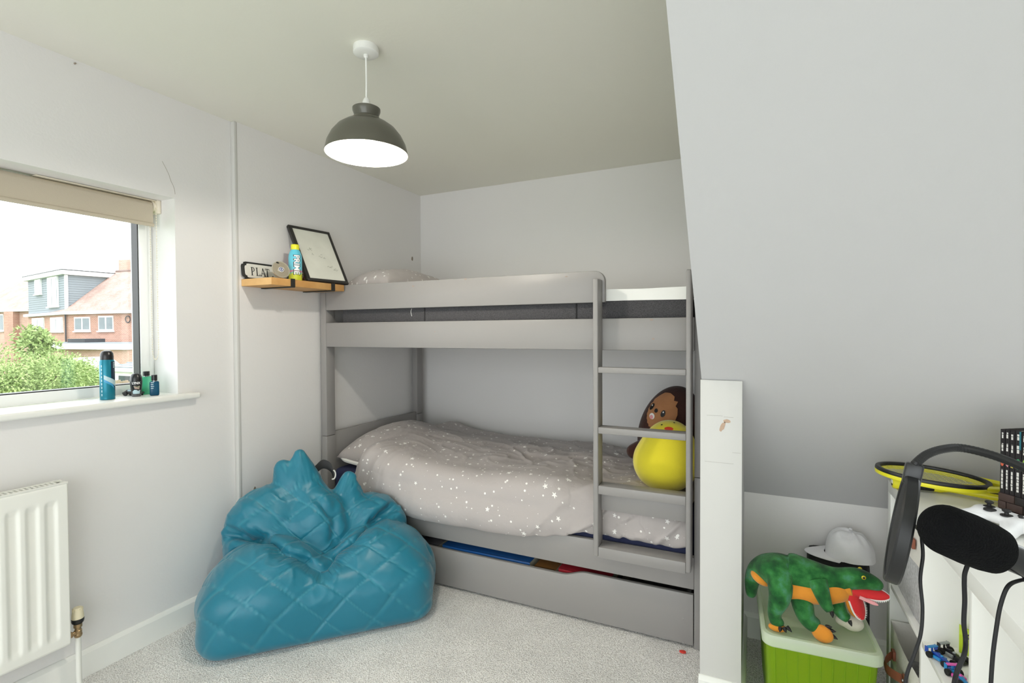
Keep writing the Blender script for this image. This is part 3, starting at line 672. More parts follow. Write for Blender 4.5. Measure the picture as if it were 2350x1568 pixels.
# ------------------------------------------------------------------ pendant lamp
mat('shade_outer', (92, 90, 80), .32, var=.12, vscale=6, coat=.15)
mat('shade_inner', (250, 248, 240), .5, var=.02, vscale=5)
mat('lamp_white', (236, 236, 233), .35, var=.04, vscale=8)
mat('bulb', (255, 246, 230), .3, emit=((255, 236, 205), 22))
def pendant():
    L = thing('pendant_lamp', 'dark grey dome pendant lamp hanging from the ceiling, switched on', 'pendant lamp', (-1.232, 1.414, 1.905))
    cx, cy = -1.232, 1.414; T = Matrix.Translation((cx, cy, 0))
    build(MB().lathe([(.020, 2.240), (.040, 2.242), (.0435, 2.245), (.0435, 2.262), (.042, 2.268)], 40, T), 'ceiling_rose', 'lamp_white', L)
    build(MB().lathe([(.005, 2.229), (.008, 2.233), (.008, 2.241)], 16, T), 'cord_grip', 'lamp_white', L)
    build(MB().tube([(cx, cy, 2.235), (cx+.001, cy, 2.15), (cx, cy, 2.078)], .0032, 10), 'cord', 'lamp_white', L)
    T = Matrix.Translation((cx, cy, -.007))
    build(MB().lathe([(.006, 2.098), (.010, 2.092), (.0135, 2.084), (.0135, 2.06), (.018, 2.05)], 24, T), 'lamp_holder', 'lamp_white', L)
    outer = [(.012, 2.064), (.040, 2.064), (.0475, 2.060), (.0475, 2.052), (.043, 2.040), (.040, 2.031), (.046, 2.028), (.050, 2.022), (.052, 2.016), (.075, 2.008), (.100, 1.990), (.120, 1.965), (.134, 1.937), (.1405, 1.910), (.1415, 1.902)]
    sh = build(MB().lathe(outer, 64, T, cap=False), 'shade', 'shade_outer', L)
    inner = [(.1405, 1.902), (.139, 1.910), (.132, 1.936), (.118, 1.963), (.098, 1.987), (.073, 2.005), (.045, 2.013), (.012, 2.014)]
    build(MB().lathe(inner, 64, T, cap=False), 'shade_lining', 'shade_inner', sh)
    build(MB().lathe([(.1405, 1.902), (.1425, 1.9015), (.1425, 1.9045), (.1405, 1.905)], 64, T, cap=False), 'rim', 'shade_outer', sh)
    build(MB().lathe([(.0005, 1.925), (.018, 1.93), (.027, 1.945), (.029, 1.958), (.024, 1.978), (.015, 1.995), (.014, 2.02)], 24, T), 'bulb', 'bulb', L)
    d = bpy.data.lights.new('bulb_light', 'POINT'); d.energy = 24; d.color = (1, .94, .85); d.shadow_soft_size = .03
    o = bpy.data.objects.new('bulb_light', d); COL.objects.link(o); o.parent = L; o.location = (0, 0, 1.918-1.905)
pendant()
# ------------------------------------------------------------------ wall shelf and what stands on it
mat('pine', (206, 160, 98), .5, var=.7, vscale=14, c2=(178, 128, 70), bump=.05, bscale=40)
mat('pine_end', (226, 182, 122), .55, var=.4, vscale=30, c2=(206, 158, 98))
mat('black_metal', (44, 43, 40), .45, var=.15, vscale=40, metal=.3)
SHY0, SHY1, SHX, SHZ = 1.657, 2.118, -2.012, 1.527
sh = thing('wall_shelf', 'wooden plank shelf on black brackets beside the upper bunk', 'shelf', (-2.115, 1.88, SHZ-.034))
pk = build(MB().box(XL2+.001, SHX, SHY0, SHY1, SHZ-.034, SHZ), 'plank', 'pine', sh, bevel=.002)
build(MB().box(XL2+.002, SHX-.001, SHY0-.0008, SHY0, SHZ-.033, SHZ-.001), 'end_grain', 'pine_end', pk)
for y in (1.775, 2.035):
    m = MB().box(XL2+.001, SHX+.004, y-.012, y+.012, SHZ-.039, SHZ-.0345).box(SHX+.0005, SHX+.005, y-.012, y+.012, SHZ-.036, SHZ+.003)
    b = build(m, 'bracket', 'black_metal', sh, bevel=.001)
# --- cut-corner sign leaning on the wall
mat('sign_black', (34, 34, 33), .5, var=.15, vscale=40)
mat('sign_white', (228, 227, 220), .5, var=.08, vscale=12)
def outline(w, h, n):       # plate with notched ends
    half = [(w/2-n*2.0, h/2), (w/2-n*1.2, h/2-n*.2), (w/2-n*1.1, h/2-n*.9), (w/2-n*.3, h/2-n*1.1), (w/2, h/2-n*1.9)]
    q = half + [(x, -y) for x, y in reversed(half)]
    return q + [(-x, -y) for x, y in q]
def sign():
    w, h = .275, .086; c = Vector((-2.209, 1.652+w/2, SHZ+.0435)); up_ = Vector((-.12, 0, .99)).normalized(); ax = Vector((0, 1, 0)); nn = ax.cross(up_)
    M = frame(c, ax, up_, nn); s = thing('street_sign', 'white plate with black notched border reading PLAT on the wall shelf', 'sign', (c.x, c.y, SHZ))
    build(MB().prism(outline(w, h, .012), -.003, .003, 'z', M), 'border', 'sign_black', s, bevel=.0008)
    build(MB().prism(outline(w-.030, h-.018, .010), .003, .0042, 'z', M), 'face', 'sign_white', s)
    M0 = M; M = M @ Matrix.Translation((-w/2+.050, 0, 0)) @ Matrix.Diagonal((.74, .88, 1, 1)) @ Matrix.Translation((w/2-.042, 0, 0)); m = MB(); H = .046; t = .0065; z0, z1 = .0042, .0052; y0 = -H/2-.002
    def bx(x0, x1, a, b): m.box(x0, x1, y0+a, y0+b, z0, z1, M)
    def serif(x, a, wd=.013): bx(x-wd/2, x+wd/2, a, a+.0028)
    x = -w/2+.042                                                   # P
    bx(x, x+t, 0, H); serif(x+t/2, 0); bx(x-.003, x+.010, H-.0028, H)
    pts = [(x+t+.005+.011*cos(a), y0+H-.0125+.0125*sin(a)) for a in np.linspace(pi/2, -pi/2, 12)]; ins = [(x+t+.005+.0062*cos(a), y0+H-.0125+.0098*sin(a)) for a in np.linspace(-pi/2, pi/2, 12)]
    m.prism([(x+t, y0+H)]+pts+[(x+t, y0+H-.025), (x+t, y0+H-.0223)]+ins+[(x+t, y0+H-.0027)], z0, z1, 'z', M)
    x += .037; bx(x, x+t, 0, H); serif(x+t/2, H-.0028); bx(x-.003, x+.026, 0, .003); bx(x+.023, x+.026, 0, .012)     # L
    x += .033                                                       # A
    m.prism([(x, y0), (x+.0032, y0), (x+.0165, y0+H-.004), (x+.0145, y0+H)], z0, z1, 'z', M); m.prism([(x+.0135, y0+H), (x+.0185, y0+H), (x+.034, y0), (x+.027, y0)], z0, z1, 'z', M); bx(x+.006, x+.028, .014, .0168); serif(x+.001, 0, .012); serif(x+.031, 0, .014)
    x += .036; bx(x+.0105, x+.0105+t, 0, H); bx(x-.002, x+.030, H-.003, H); serif(x+.0137, 0); bx(x-.002, x+.0008, H-.012, H); bx(x+.0272, x+.030, H-.012, H)   # T
    build(m, 'lettering', 'sign_black', s, smooth=0)
sign()
# --- round medal on a stand
mat('medal_silver', (186, 176, 158), .34, var=.15, vscale=20, metal=.55)
mat('medal_rim', (214, 208, 192), .25, metal=.6, var=.1, vscale=25)
mat('emblem_blue', (52, 66, 120), .4, var=.2, vscale=90)
mat('emblem_white', (236, 236, 236), .4, var=.05, vscale=50)
c = at(642, 613, 'x', -2.075); md = thing('medal', 'silver round award disc with a blue and white centre leaning before the sign', 'medal', (c.x, c.y, SHZ))
zz = Vector((.93, -.22, .30)).normalized(); xx = Vector((0, 0, 1)).cross(zz).normalized(); yy = zz.cross(xx); M = frame((c.x, c.y+.006, SHZ+.0485), xx, yy, zz)
build(MB().lathe([(.038, -.004), (.041, -.004), (.0425, -.002), (.0425, .001), (.041, .003)], 48, M), 'disc', 'medal_silver', md)
build(MB().lathe([(.039, .003), (.0430, .0035), (.0440, 0), (.0430, -.0035), (.039, -.004)], 48, M, cap=False), 'rim', 'medal_rim', md)
e = build(MB().lathe([(.013, .003), (.013, .0042)], 28, M), 'emblem', 'emblem_white', md)
build(MB().lathe([(.0075, .0043), (.0105, .0043), (.0105, .005), (.0075, .005), (.0075, .0043)], 28, M, cap=False), 'emblem_ring', 'emblem_blue', e)
build(MB().prism([(-.002, -.006), (.001, -.006), (.003, .005), (.0, .006), (-.003, .003)], .0043, .005, 'z', M), 'emblem_mark', 'emblem_blue', e)
build(MB().lathe([(.0165, .003), (.0170, .0036), (.0175, .003)], 32, M, cap=False), 'inner_ring', 'medal_rim', md)
p0 = Vector((c.x, c.y, SHZ)); build(MB().tube(catmull([p0+Vector((.024, .028, .016)), p0+Vector((.018, .022, .004)), p0+Vector((-.005, 0, .003)), p0+Vector((-.012, -.022, .004)), p0+Vector((-.014, -.030, .014))], 5), .0035, 8), 'stand', 'sign_black', md)
build(MB().prism(blob(-.012, .034, .008, .004, 9, 2), .003, .0036, 'z', M), 'top_mark', 'sign_black', md)
# --- drink bottles
def vgrad(name, stops, rough=.35):
    m = bpy.data.materials.new(name); m.use_nodes = True; MATS[name] = m; n = m.node_tree.nodes; l = m.node_tree.links; p = n['Principled BSDF']; p.inputs['Roughness'].default_value = rough
    tc = n.new('ShaderNodeTexCoord'); s = n.new('ShaderNodeSeparateXYZ'); l.new(tc.outputs['Generated'], s.inputs[0])
    no = n.new('ShaderNodeTexNoise'); no.inputs['Scale'].default_value = 5; l.new(tc.outputs['Generated'], no.inputs['Vector'])
    ad = n.new('ShaderNodeMath'); ad.operation = 'MULTIPLY_ADD'; ad.inputs[1].default_value = .12; l.new(no.outputs['Fac'], ad.inputs[0]); l.new(s.outputs[2], ad.inputs[2])
    r = n.new('ShaderNodeValToRGB'); e = r.color_ramp.elements
    for i, (pos, c) in enumerate(stops):
        k = e[i] if i < 2 else e.new(pos); k.position = pos; k.color = lin(c)
    l.new(ad.outputs[0], r.inputs[0]); l.new(r.outputs[0], p.inputs['Base Color']); return m
vgrad('drink_blue', [(0, (206, 214, 52)), (1, (96, 196, 220)), (.26, (206, 214, 52)), (.32, (120, 200, 190)), (.36, (226, 96, 140)), (.41, (110, 196, 216))])
vgrad('drink_pink', [(0, (110, 92, 60)), (1, (196, 110, 160)), (.2, (140, 110, 80)), (.3, (206, 120, 168))])
mat('cap_yellow', (226, 222, 44), .4, var=.05, vscale=20)
mat('print_white', (244, 244, 244), .45, var=.02, vscale=20)
mat('print_black', (26, 26, 28), .45, var=.1, vscale=20)
def bottle(c, m, capm, label, rz, word):
    b = thing('drink_bottle', label, 'bottle', c, rz)
    I = Matrix.Identity(4)
    build(MB().lathe([(.026, 0), (.031, .004), (.032, .014), (.0312, .030), (.032, .045), (.032, .115), (.0305, .13), (.024, .150), (.0185, .158), (.0185, .163)], 36, I), 'body', m, b, local=True)
    build(MB().lathe([(.0195, .158), (.0198, .160), (.0198, .181), (.0185, .184), (.006, .1845)], 28, I), 'cap', capm, b, local=True)
    if word:
        s = MB(); wrap_text(s, word, .030, .0328, Matrix.Translation((0, 0, .080)), True, .100, .0018, yk=1.45); build(s, 'lettering_shadow', 'print_black', b, local=True, smooth=0)
        s = MB(); wrap_text(s, word, .030, .0336, Matrix.Translation((0, 0, .080)), True, .096, .0007, yk=1.28); build(s, 'lettering', 'print_white', b, local=True, smooth=0)
    return b
pb = at(678, 640, 'z', SHZ); pb = at(678, 639, 'x', -2.085)
bottle((-2.085, pb.y, SHZ), 'drink_blue', 'cap_yellow', 'light blue sports drink bottle with yellow cap lettered PRIME on the wall shelf', radians(62), 'PRIME')
bottle((-2.184, 1.972, SHZ), 'drink_pink', 'print_black', 'pink drink bottle hidden between the blue bottle and the leaning frame', radians(60), 'PRIME')
# --- framed white board leaning on the bottles
mat('frame_black', (38, 36, 34), .4, var=.12, vscale=20)
def paper_mat():
    m = mat('smudged_white', (226, 226, 216), .35, var=.9, vscale=9, c2=(214, 214, 204)); n = m.node_tree.nodes; return m
paper_mat(); mat('smudge', (182, 182, 170), .6, var=.6, vscale=50)
bl, br = Vector((-2.048, 1.899, SHZ+.0056)), Vector((-2.014, 2.152, SHZ+.0056)); ax = (br-bl).normalized(); w_ = (br-bl).length
tl = at(672, 519, 'x', -2.205); lean = (tl-bl); lean = lean-ax*lean.dot(ax); H_ = lean.length; lean.normalize(); M_ = frame(bl, ax, lean, ax.cross(lean))
f_ = thing('framed_picture', 'black framed white board leaning back on the wall shelf', 'picture', (bl.x, bl.y, SHZ))
fr = .014
for (a0, a1, b0, b1) in ((0, w_, 0, fr*1.25), (0, w_, H_-fr, H_), (0, fr*1.4, fr*1.25, H_-fr), (w_-fr, w_, fr*1.25, H_-fr)):
    build(MB().box(a0, a1, b0, b1, -.012, .006, M_), 'frame_bar', 'frame_black', f_, bevel=.0015)
bd = build(MB().box(fr*1.4, w_-fr, fr*1.25, H_-fr, -.010, .001, M_), 'board', 'smudged_white', f_, smooth=0)
for (a, b, ra, rb, sd) in ((.075, .19, .012, .022, 2), (.135, .165, .018, .012, 5), (.17, .10, .02, .006, 8), (.20, .09, .012, .007, 9)):
    m = MB()
    for k in range(5):
        r = random.Random(sd*10+k); x, y = a+(r.random()-.5)*ra*2, b+(r.random()-.5)*rb*2
        m.tube([M_ @ Vector((x+.004*i, y+.006*(r.random()-.5)*2, .0013)) for i in range(4)], .0009, 4)
    build(m, 'smudge', 'smudge', bd, smooth=0)
# ------------------------------------------------------------------ roller blind
mat('blind_cream', (188, 178, 160), .85, var=.2, vscale=4, c2=(180, 168, 148), bump=.1, bscale=300)
mat('chain_cream', (228, 220, 202), .5, var=.1, vscale=60)
bl_ = thing('roller_blind', 'cream fabric roller blind drawn up at the top of the window', 'blind', (-2.36, .9, 1.735))
bx = -2.362; ye = 1.338
rl = build(MB().lathe([(.017, 0), (.0175, .002), (.0175, 1.58), (.017, 1.582)], 24, frame((bx-.004, ye-1.582, 1.822), (1, 0, 0), (0, 0, -1), (0, 1, 0))), 'roller', 'blind_cream', bl_)
m = MB(); pr_ = [(bx+.0145, 1.822), (bx+.0145, 1.80), (bx+.014, 1.755), (bx+.0125, 1.742)]
m.prism([(p[0], p[1]) for p in pr_]+[(p[0]-.0015, p[1]) for p in reversed(pr_)], ye-1.58, ye, 'y'); build(m, 'fabric', 'blind_cream', bl_, smooth=50)
build(MB().tube([(bx+.013, ye-1.58, 1.738), (bx+.013, ye+.002, 1.738)], .0065, 12, flat=1.3), 'bottom_bar', 'blind_cream', bl_)
build(MB().box(bx-.035, bx+.026, ye+.012, WY1-.001, 1.79, WZ1-.001).box(bx-.03, bx+.02, ye-.4, WY1-.001, WZ1-.005, WZ1-.0015), 'bracket', 'chain_cream', bl_, bevel=.003)
build(MB().lathe([(.012, 0), (.022, .003), (.022, .014), (.012, .017)], 24, frame((bx-.004, ye+.001, 1.822), (1, 0, 0), (0, 0, -1), (0, 1, 0))), 'chain_wheel', 'chain_cream', bl_)
ch = [(bx-.026, ye+.010, z) for z in np.linspace(1.815, 1.20, 60)] + [(bx-.004-.022*cos(a), ye+.010, 1.20-.045*sin(a)) for a in np.linspace(0, pi, 14)[1:-1]] + [(bx+.018, ye+.010, z) for z in np.linspace(1.20, 1.815, 60)]
m = MB()
for i, p in enumerate(ch):
    m.ball(p, .0026, 6, 4)
m.tube(ch, .0006, 4); c_ = build(m, 'bead_chain', 'chain_cream', bl_); c_['kind'] = 'stuff'

# ------------------------------------------------------------------ things on the window sill
mat('can_teal', (14, 118, 140), .28, var=.1, vscale=8, c2=(20, 96, 118), metal=.35)
mat('can_light', (180, 206, 214), .35, var=.1, vscale=20)
mat('can_dark', (22, 44, 66), .35, var=.1, vscale=20)
mat('black_plastic', (22, 22, 24), .3, var=.1, vscale=30)
mat('black_soft', (28, 28, 30), .5, var=.1, vscale=30)
mat('steel', (176, 178, 180), .3, metal=.8, var=.1, vscale=30)
MATS['green_glass'] = sheer_mat('green_glass', (116, 206, 176), .72, .15)
MATS['blue_glass'] = sheer_mat('blue_glass', (10, 92, 128), .86, .12)
c = Vector((-2.305, 1.132, WZ0)); can = thing('spray_can', 'tall teal deodorant spray can with black cap on the window sill', 'spray can', c, radians(66)); I = Matrix.Identity(4)
build(MB().lathe([(.022, 0), (.0245, .002), (.0245, .006), (.024, .010), (.0245, .012), (.0245, .150), (.0225, .155), (.0225, .157)], 36, I), 'body', 'can_teal', can, local=True)
build(MB().lathe([(.0215, .155), (.0218, .170), (.0205, .182), (.015, .191), (.007, .194), (.0005, .1945)], 32, I), 'cap', 'black_plastic', can, local=True)
def wrap_poly(mb, poly, r, z0=0.):
    n = 7; out = []
    bm = bmesh.new(); bm.faces.new([bm.verts.new((p[0], p[1], 0)) for p in poly]); bmesh.ops.triangulate(bm, faces=bm.faces)
    for _ in range(3): bmesh.ops.subdivide_edges(bm, edges=bm.edges, cuts=1); bmesh.ops.triangulate(bm, faces=bm.faces)
    bm.verts.index_update(); mb.add([(r*sin(v.co.x/r), -r*cos(v.co.x/r), v.co.y+z0) for v in bm.verts], [tuple(v.index for v in f.verts) for f in bm.faces]); bm.free()
m = MB(); wrap_poly(m, [(-.012, .098), (.034, .072), (.034, .050), (-.012, .082)], .0249); build(m, 'pale_band', 'can_light', can, local=True)
m = MB(); wrap_poly(m, [(.012, .150), (.034, .150), (.034, .074), (.012, .086)], .0248); wrap_poly(m, [(.016, .060), (.034, .050), (.034, .030), (.026, .040)], .0248); build(m, 'dark_panel', 'can_dark', can, local=True)
m = MB(); wrap_poly(m, [(-.012, .082), (.018, .062), (.028, .040), (.010, .058), (-.012, .072)], .02485); build(m, 'blue_sweep', mat('can_sky', (64, 150, 196), .35, var=.1, vscale=20), can, local=True)
m = MB()
for k in range(9): wrap_poly(m, [(-.022, .016+k*.014), (-.018, .016+k*.014), (-.018, .025+k*.014), (-.022, .025+k*.014)], .0250)
for k in range(3): wrap_poly(m, [(.020, .126+k*.008), (.027, .126+k*.008), (.027, .130+k*.008), (.020, .130+k*.008)], .0250)
build(m, 'print_marks', 'can_light', can, local=True)['kind'] = 'stuff'
c = Vector((-2.305, 1.236, WZ0)); ro = thing('roll_on_deodorant', 'black roll-on deodorant lettered LYNX standing on the window sill', 'deodorant', c, radians(62))
m = MB().lathe([(.0155, 0), (.0165, .003), (.0165, .010)], 28, I); build(m, 'foot', mat('grey_plastic', (90, 90, 92), .4, var=.1, vscale=30), ro, local=True)
build(MB().lathe([(.016, .010), (.0172, .014), (.0205, .045), (.0215, .060), (.0205, .078), (.0165, .090), (.012, .0945), (.0005, .0955)], 32, I), 'body', 'black_plastic', ro, local=True)
m = MB(); wrap_text(m, 'LYNX', .013, .0217, Matrix.Translation((0, 0, .0565)), False, .030, .0004); build(m, 'lettering', 'print_white', ro, local=True, smooth=0)
m = MB(); wrap_poly(m, [(-.012, .012), (.012, .012), (.014, .028), (.006, .024), (-.004, .032), (-.014, .022)], .0187); build(m, 'label_patch', 'can_light', ro, local=True)
m = MB(); wrap_poly(m, [(-.006, .034), (.010, .030), (.013, .046), (.002, .042), (-.010, .046)], .0204); build(m, 'leaf_mark', mat('leaf_print', (120, 132, 104), .5, var=.8, vscale=120, c2=(190, 150, 150)), ro, local=True)
# square-shouldered scent bottles
def scent(c, rz, w, d, h, m, capr, caph, label, capm='black_plastic'):
    b = thing('scent_bottle', label, 'bottle', c, rz)
    build(MB().box(-w/2, w/2, -d/2, d/2, .0, h), 'body', m, b, bevel=.006, seg=4, local=True)
    build(MB().box(-w/2+.004, w/2-.004, -d/2+.004, d/2-.004, .004, h*.40), 'liquid', m, b, bevel=.004, local=True)
    build(MB().lathe([(capr*.8, h-.001), (capr*.8, h+.003)], 24, I), 'neck', 'steel', b, local=True)
    build(MB().lathe([(capr, h+.003), (capr, h+caph-.001), (capr-.001, h+caph)], 28, I), 'cap', capm, b, local=True)
    return b
b = scent((-2.350, 1.300, WZ0), radians(50), .050, .026, .076, 'green_glass', .0125, .022, 'pale green glass scent bottle with black cap on the window sill')
b = scent((-2.265, 1.284, WZ0), radians(58), .033, .020, .060, 'blue_glass', .0105, .0265, 'small teal glass scent bottle with black cap on the window sill')
m = MB()
for k in range(4): m.box(-.012, -.003+.002*(k % 2), -.0104, -.0102, .030+k*.008, .033+k*.008)
build(m, 'print_marks', 'can_light', b, local=True)['kind'] = 'stuff'
# low black jar lying behind the roll-on
c = Vector((-2.352, 1.250, WZ0)); jar = thing('toy_car', 'small black toy car on the window sill behind the roll-on', 'toy car', c, radians(30))
build(MB().prism([(-.036, .006), (.036, .006), (.036, .014), (.022, .017), (.010, .027), (-.016, .027), (-.030, .017), (-.036, .015)], -.016, .016, 'y'), 'body', 'black_plastic', jar, bevel=.003, local=True)
for sx in (-.022, .022):
    for sy in (-.016, .016): build(MB().lathe([(.0075, -.003), (.0085, -.002), (.0085, .002), (.0075, .003)], 18, frame((sx, sy, .0085), (1, 0, 0), (0, 0, 1), (0, -1, 0))), 'wheel', 'black_soft', jar, local=True)
build(MB().box(-.013, .008, -.0165, .0165, .019, .025), 'windows', 'can_light', jar, local=True)

# ------------------------------------------------------------------ radiator
mat('rad_white', (236, 236, 230), .3, var=.04, vscale=6)
mat('rad_dark', (128, 122, 112), .6, var=.2, vscale=20)
mat('valve_cream', (232, 222, 192), .4, var=.1, vscale=30)
mat('brass', (172, 146, 110), .35, metal=.75, var=.2, vscale=40)
def radiator():
    y0, y1, z0, z1, xf, xb = -.28, .932, .186, .752, -2.150, -2.205
    R = thing('radiator', 'white ribbed panel radiator on the wall below the window', 'radiator', (-2.18, (y0+y1)/2, z0))
    ys = np.arange(y0, y1-.004, .0025); zs = np.concatenate([np.linspace(z0, z0+.09, 20), np.linspace(z0+.1, z1-.1, 8), np.linspace(z1-.09, z1, 20)])
    def sst(a, b, x): t = min(max((x-a)/(b-a), 0), 1); return t*t*(3-2*t)
    P = []
    for y in ys:
        ph = ((y1-.030-y) % .050)/.050; a = sst(.0, .22, ph)*(1-sst(.52, .80, ph)) if (y1-.030-y) > 0 and y > y0+.03 else 0
        row = []
        for z in zs:
            ez = sst(z0+.028, z0+.060, z)*(1-sst(z1-.075, z1-.045, z)); e = min(1, (z-z0)/.006, (z1-z)/.006)
            row.append((xf-.008*a*ez-.004*(1-sqrt(max(0, e))), y, z))
        P.append(row)
    build(MB().grid(P), 'front_panel', 'rad_white', R, smooth=60)
    P2 = [[(xb, p[0][1], p[0][2]), (xb, p[-1][1], p[-1][2])] for p in P]; build(MB().grid(P2), 'rear_panel', 'rad_white', R)
    for a in (y0-.004, y1-.006): build(MB().box(xb+.001, xf-.004, a, a+.006, z0+.004, z1+.004), 'side_cover', 'rad_white', R, bevel=.0015)
    build(MB().box(xf-.008, xf-.001, y0, y1, z1-.002, z1+.006).box(xb, xb+.008, y0, y1, z1-.002, z1+.006), 'top_edge', 'rad_white', R, bevel=.0015)
    k = 0; y = y0+.006
    while y < y1-.02:
        g = build(MB().box(xb+.006, xf-.006, y, y+.0065, z1-.003, z1+.004), 'grille_bar', 'rad_white', R); y += .0135
    for zz in np.linspace(z0+.05, z1-.05, 2): pass
    build(MB().box(xb+.010, xf-.012, y0+.02, y1-.02, z0+.03, z1-.03), 'convector', 'rad_dark', R)
    for yy in (y0+.1, y1-.12): build(MB().box(XL+.001, xb, yy, yy+.03, z0+.1, z1-.08), 'wall_bracket', 'rad_white', R)
    # thermostatic valve
    vx, vy = -2.178, .963; T = Matrix.Translation((vx, vy, 0))
    v = build(MB().lathe([(.010, .193), (.0115, .196), (.0115, .212), (.0095, .214), (.0095, .222), (.0125, .224), (.0125, .236)], 20, T).tube([(vx, y1-.004, .205), (vx, vy, .205)], .0075, 14).tube([(vx, y1+.004, .205), (vx, y1+.013, .205)], .0105, 6).ball((vx, vy, .196), .0125), 'valve_body', 'brass', R)
    build(MB().lathe([(.011, .236), (.0165, .240), (.0185, .246), (.0185, .254), (.017, .256)], 24, T), 'valve_collar', 'black_plastic', v)
    hd = build(MB().lathe([(.0175, .255), (.0180, .262), (.0165, .276), (.0145, .288), (.012, .2935), (.0005, .295)], 28, T), 'valve_head', 'valve_cream', v)
    m = MB()
    for q in range(14):
        a = 2*pi*q/14; m.box(.0128, .0158, -.0009, .0009, .274, .291, T @ Matrix.Rotation(a, 4, 'Z'))
    build(m, 'head_ribs', 'valve_cream', v)
    build(MB().tube([(vx, vy, .193), (vx, vy, .06), (vx+.001, vy+.001, 0)], .0085, 14), 'pipe', 'rad_white', R)
radiator()
# ------------------------------------------------------------------ white cube shelving unit along the right
mat('melamine', (240, 240, 236), .38, var=.04, vscale=4)
KX0, KX1, KY1 = .410, .800, 2.101
PO, PI_, CU = .038, .016, .335
KZ = 2*PO+PI_+2*CU; ZS = .427; KY0 = KY1-(2*PO+3*PI_+4*CU)
ku = thing('cube_shelf', 'white cube shelving unit under the sloping ceiling', 'shelving unit', ((KX0+KX1)/2, (KY0+KY1)/2, 0))
def kb(name, y0, y1, z0, z1, inset=0.): return build(MB().box(KX0+inset, KX1-inset, y0, y1, z0, z1), name, 'melamine', ku, bevel=.0012)
kb('side_panel', KY1-PO, KY1, PO, KZ-PO); kb('side_panel', KY0, KY0+PO, PO, KZ-PO); kb('top_panel', KY0, KY1, KZ-PO, KZ); kb('bottom_panel', KY0, KY1, 0, PO)
cols = []
y = KY1-PO
for k in range(4):
    cols.append((y-CU, y)); kb('shelf', y-CU, y, ZS-PI_, ZS, .002); y -= CU
    if k < 3: kb('divider', y-PI_, y, PO, KZ-PO, .001); y -= PI_
# --- fabric bins in the far column
mat('bin_white', (232, 229, 222), .85, var=.1, vscale=8, bump=.2, bscale=60)
mat('bin_felt', (170, 170, 172), .95, var=.9, vscale=120, c2=(204, 204, 206), detail=2, bump=.3, bscale=160)
mat('leather', (150, 88, 66), .55, var=.3, vscale=20, bump=.1, bscale=80)
def bin_(z, label, dz, out):
    y0, y1 = cols[0][0]+.012, cols[0][1]-.012; x0, x1 = KX0+.006-out, KX1-.02; h = .27
    b = thing('storage_bin', label, 'storage bin', ((x0+x1)/2, (y0+y1)/2, z))
    def wall(z0, z1, m, nm):
        P = []
        N = 40
        for i in range(N*4):
            t = (i % N)/N; s = i//N; a = [(x0, y0+(y1-y0)*t), (x0+(x1-x0)*t, y1), (x1, y1-(y1-y0)*t), (x1-(x1-x0)*t, y0)][s]
            row = []
            for j in range(9):
                v = z0+(z1-z0)*j/8; bl = .010*sin(pi*t)*(1 if s in (0,) else .2)*sin(pi*(v-z)/h*.9)
                row.append((a[0]-(bl if s == 0 else 0)+.002*noise.noise((a[1]*20, v*20, 1)), a[1], v+(.008*sin(pi*t)*-1 if (s == 0 and j == 8 and z1 > z+.25) else 0)))
            P.append(row)
        return build(MB().grid(P, closeu=True), nm, m, b, smooth=50)
    wall(z+.001, z+dz, 'bin_felt', 'felt_lower'); wall(z+dz, z+h, 'bin_white', 'cloth_upper')
    build(MB().box(x0+.01, x1-.01, y0+.004, y1-.004, z+.001, z+.008), 'base', 'bin_felt', b)
    # leather pull strap
    yc = (y0+y1)/2-.005; zs = z+dz+.055; st = []
    for t in np.linspace(-1, 1, 17): st.append((x0-.012-.028*(1-t*t)*(1 if abs(t) < .98 else 0)-.006, yc+.060*t, zs-.006*(1-t*t)))
    m = MB(); m.grid([[Vector(p)+Vector((0, 0, .014)), Vector(p)+Vector((-.0025, 0, 0)), Vector(p)+Vector((0, 0, -.014)), Vector(p)+Vector((.002, 0, 0))] for p in st], closev=True)
    hd = build(m, 'strap_handle', 'leather', b, smooth=50)
    for t in (-1, 1):
        q = Vector((x0-.014, yc+.066*t, zs)); build(MB().prism([(q.y-.012, q.z-.014), (q.y+.012, q.z-.014), (q.y+.012, q.z+.014), (q.y-.012, q.z+.014)], q.x-.002, q.x+.006, 'x'), 'strap_end', 'leather', hd, bevel=.001)
        build(MB().lathe([(.004, 0), (.0035, .002), (.001, .003)], 12, frame((q.x-.002, q.y, q.z), (0, 1, 0), (0, 0, 1), (-1, 0, 0))), 'rivet', 'steel', hd)
bin_(PO, 'white and grey felt storage bin with leather strap in the bottom cube', .15, .004)
bin_(ZS, 'white and grey felt storage bin with leather strap in the upper cube', .17, -.012)
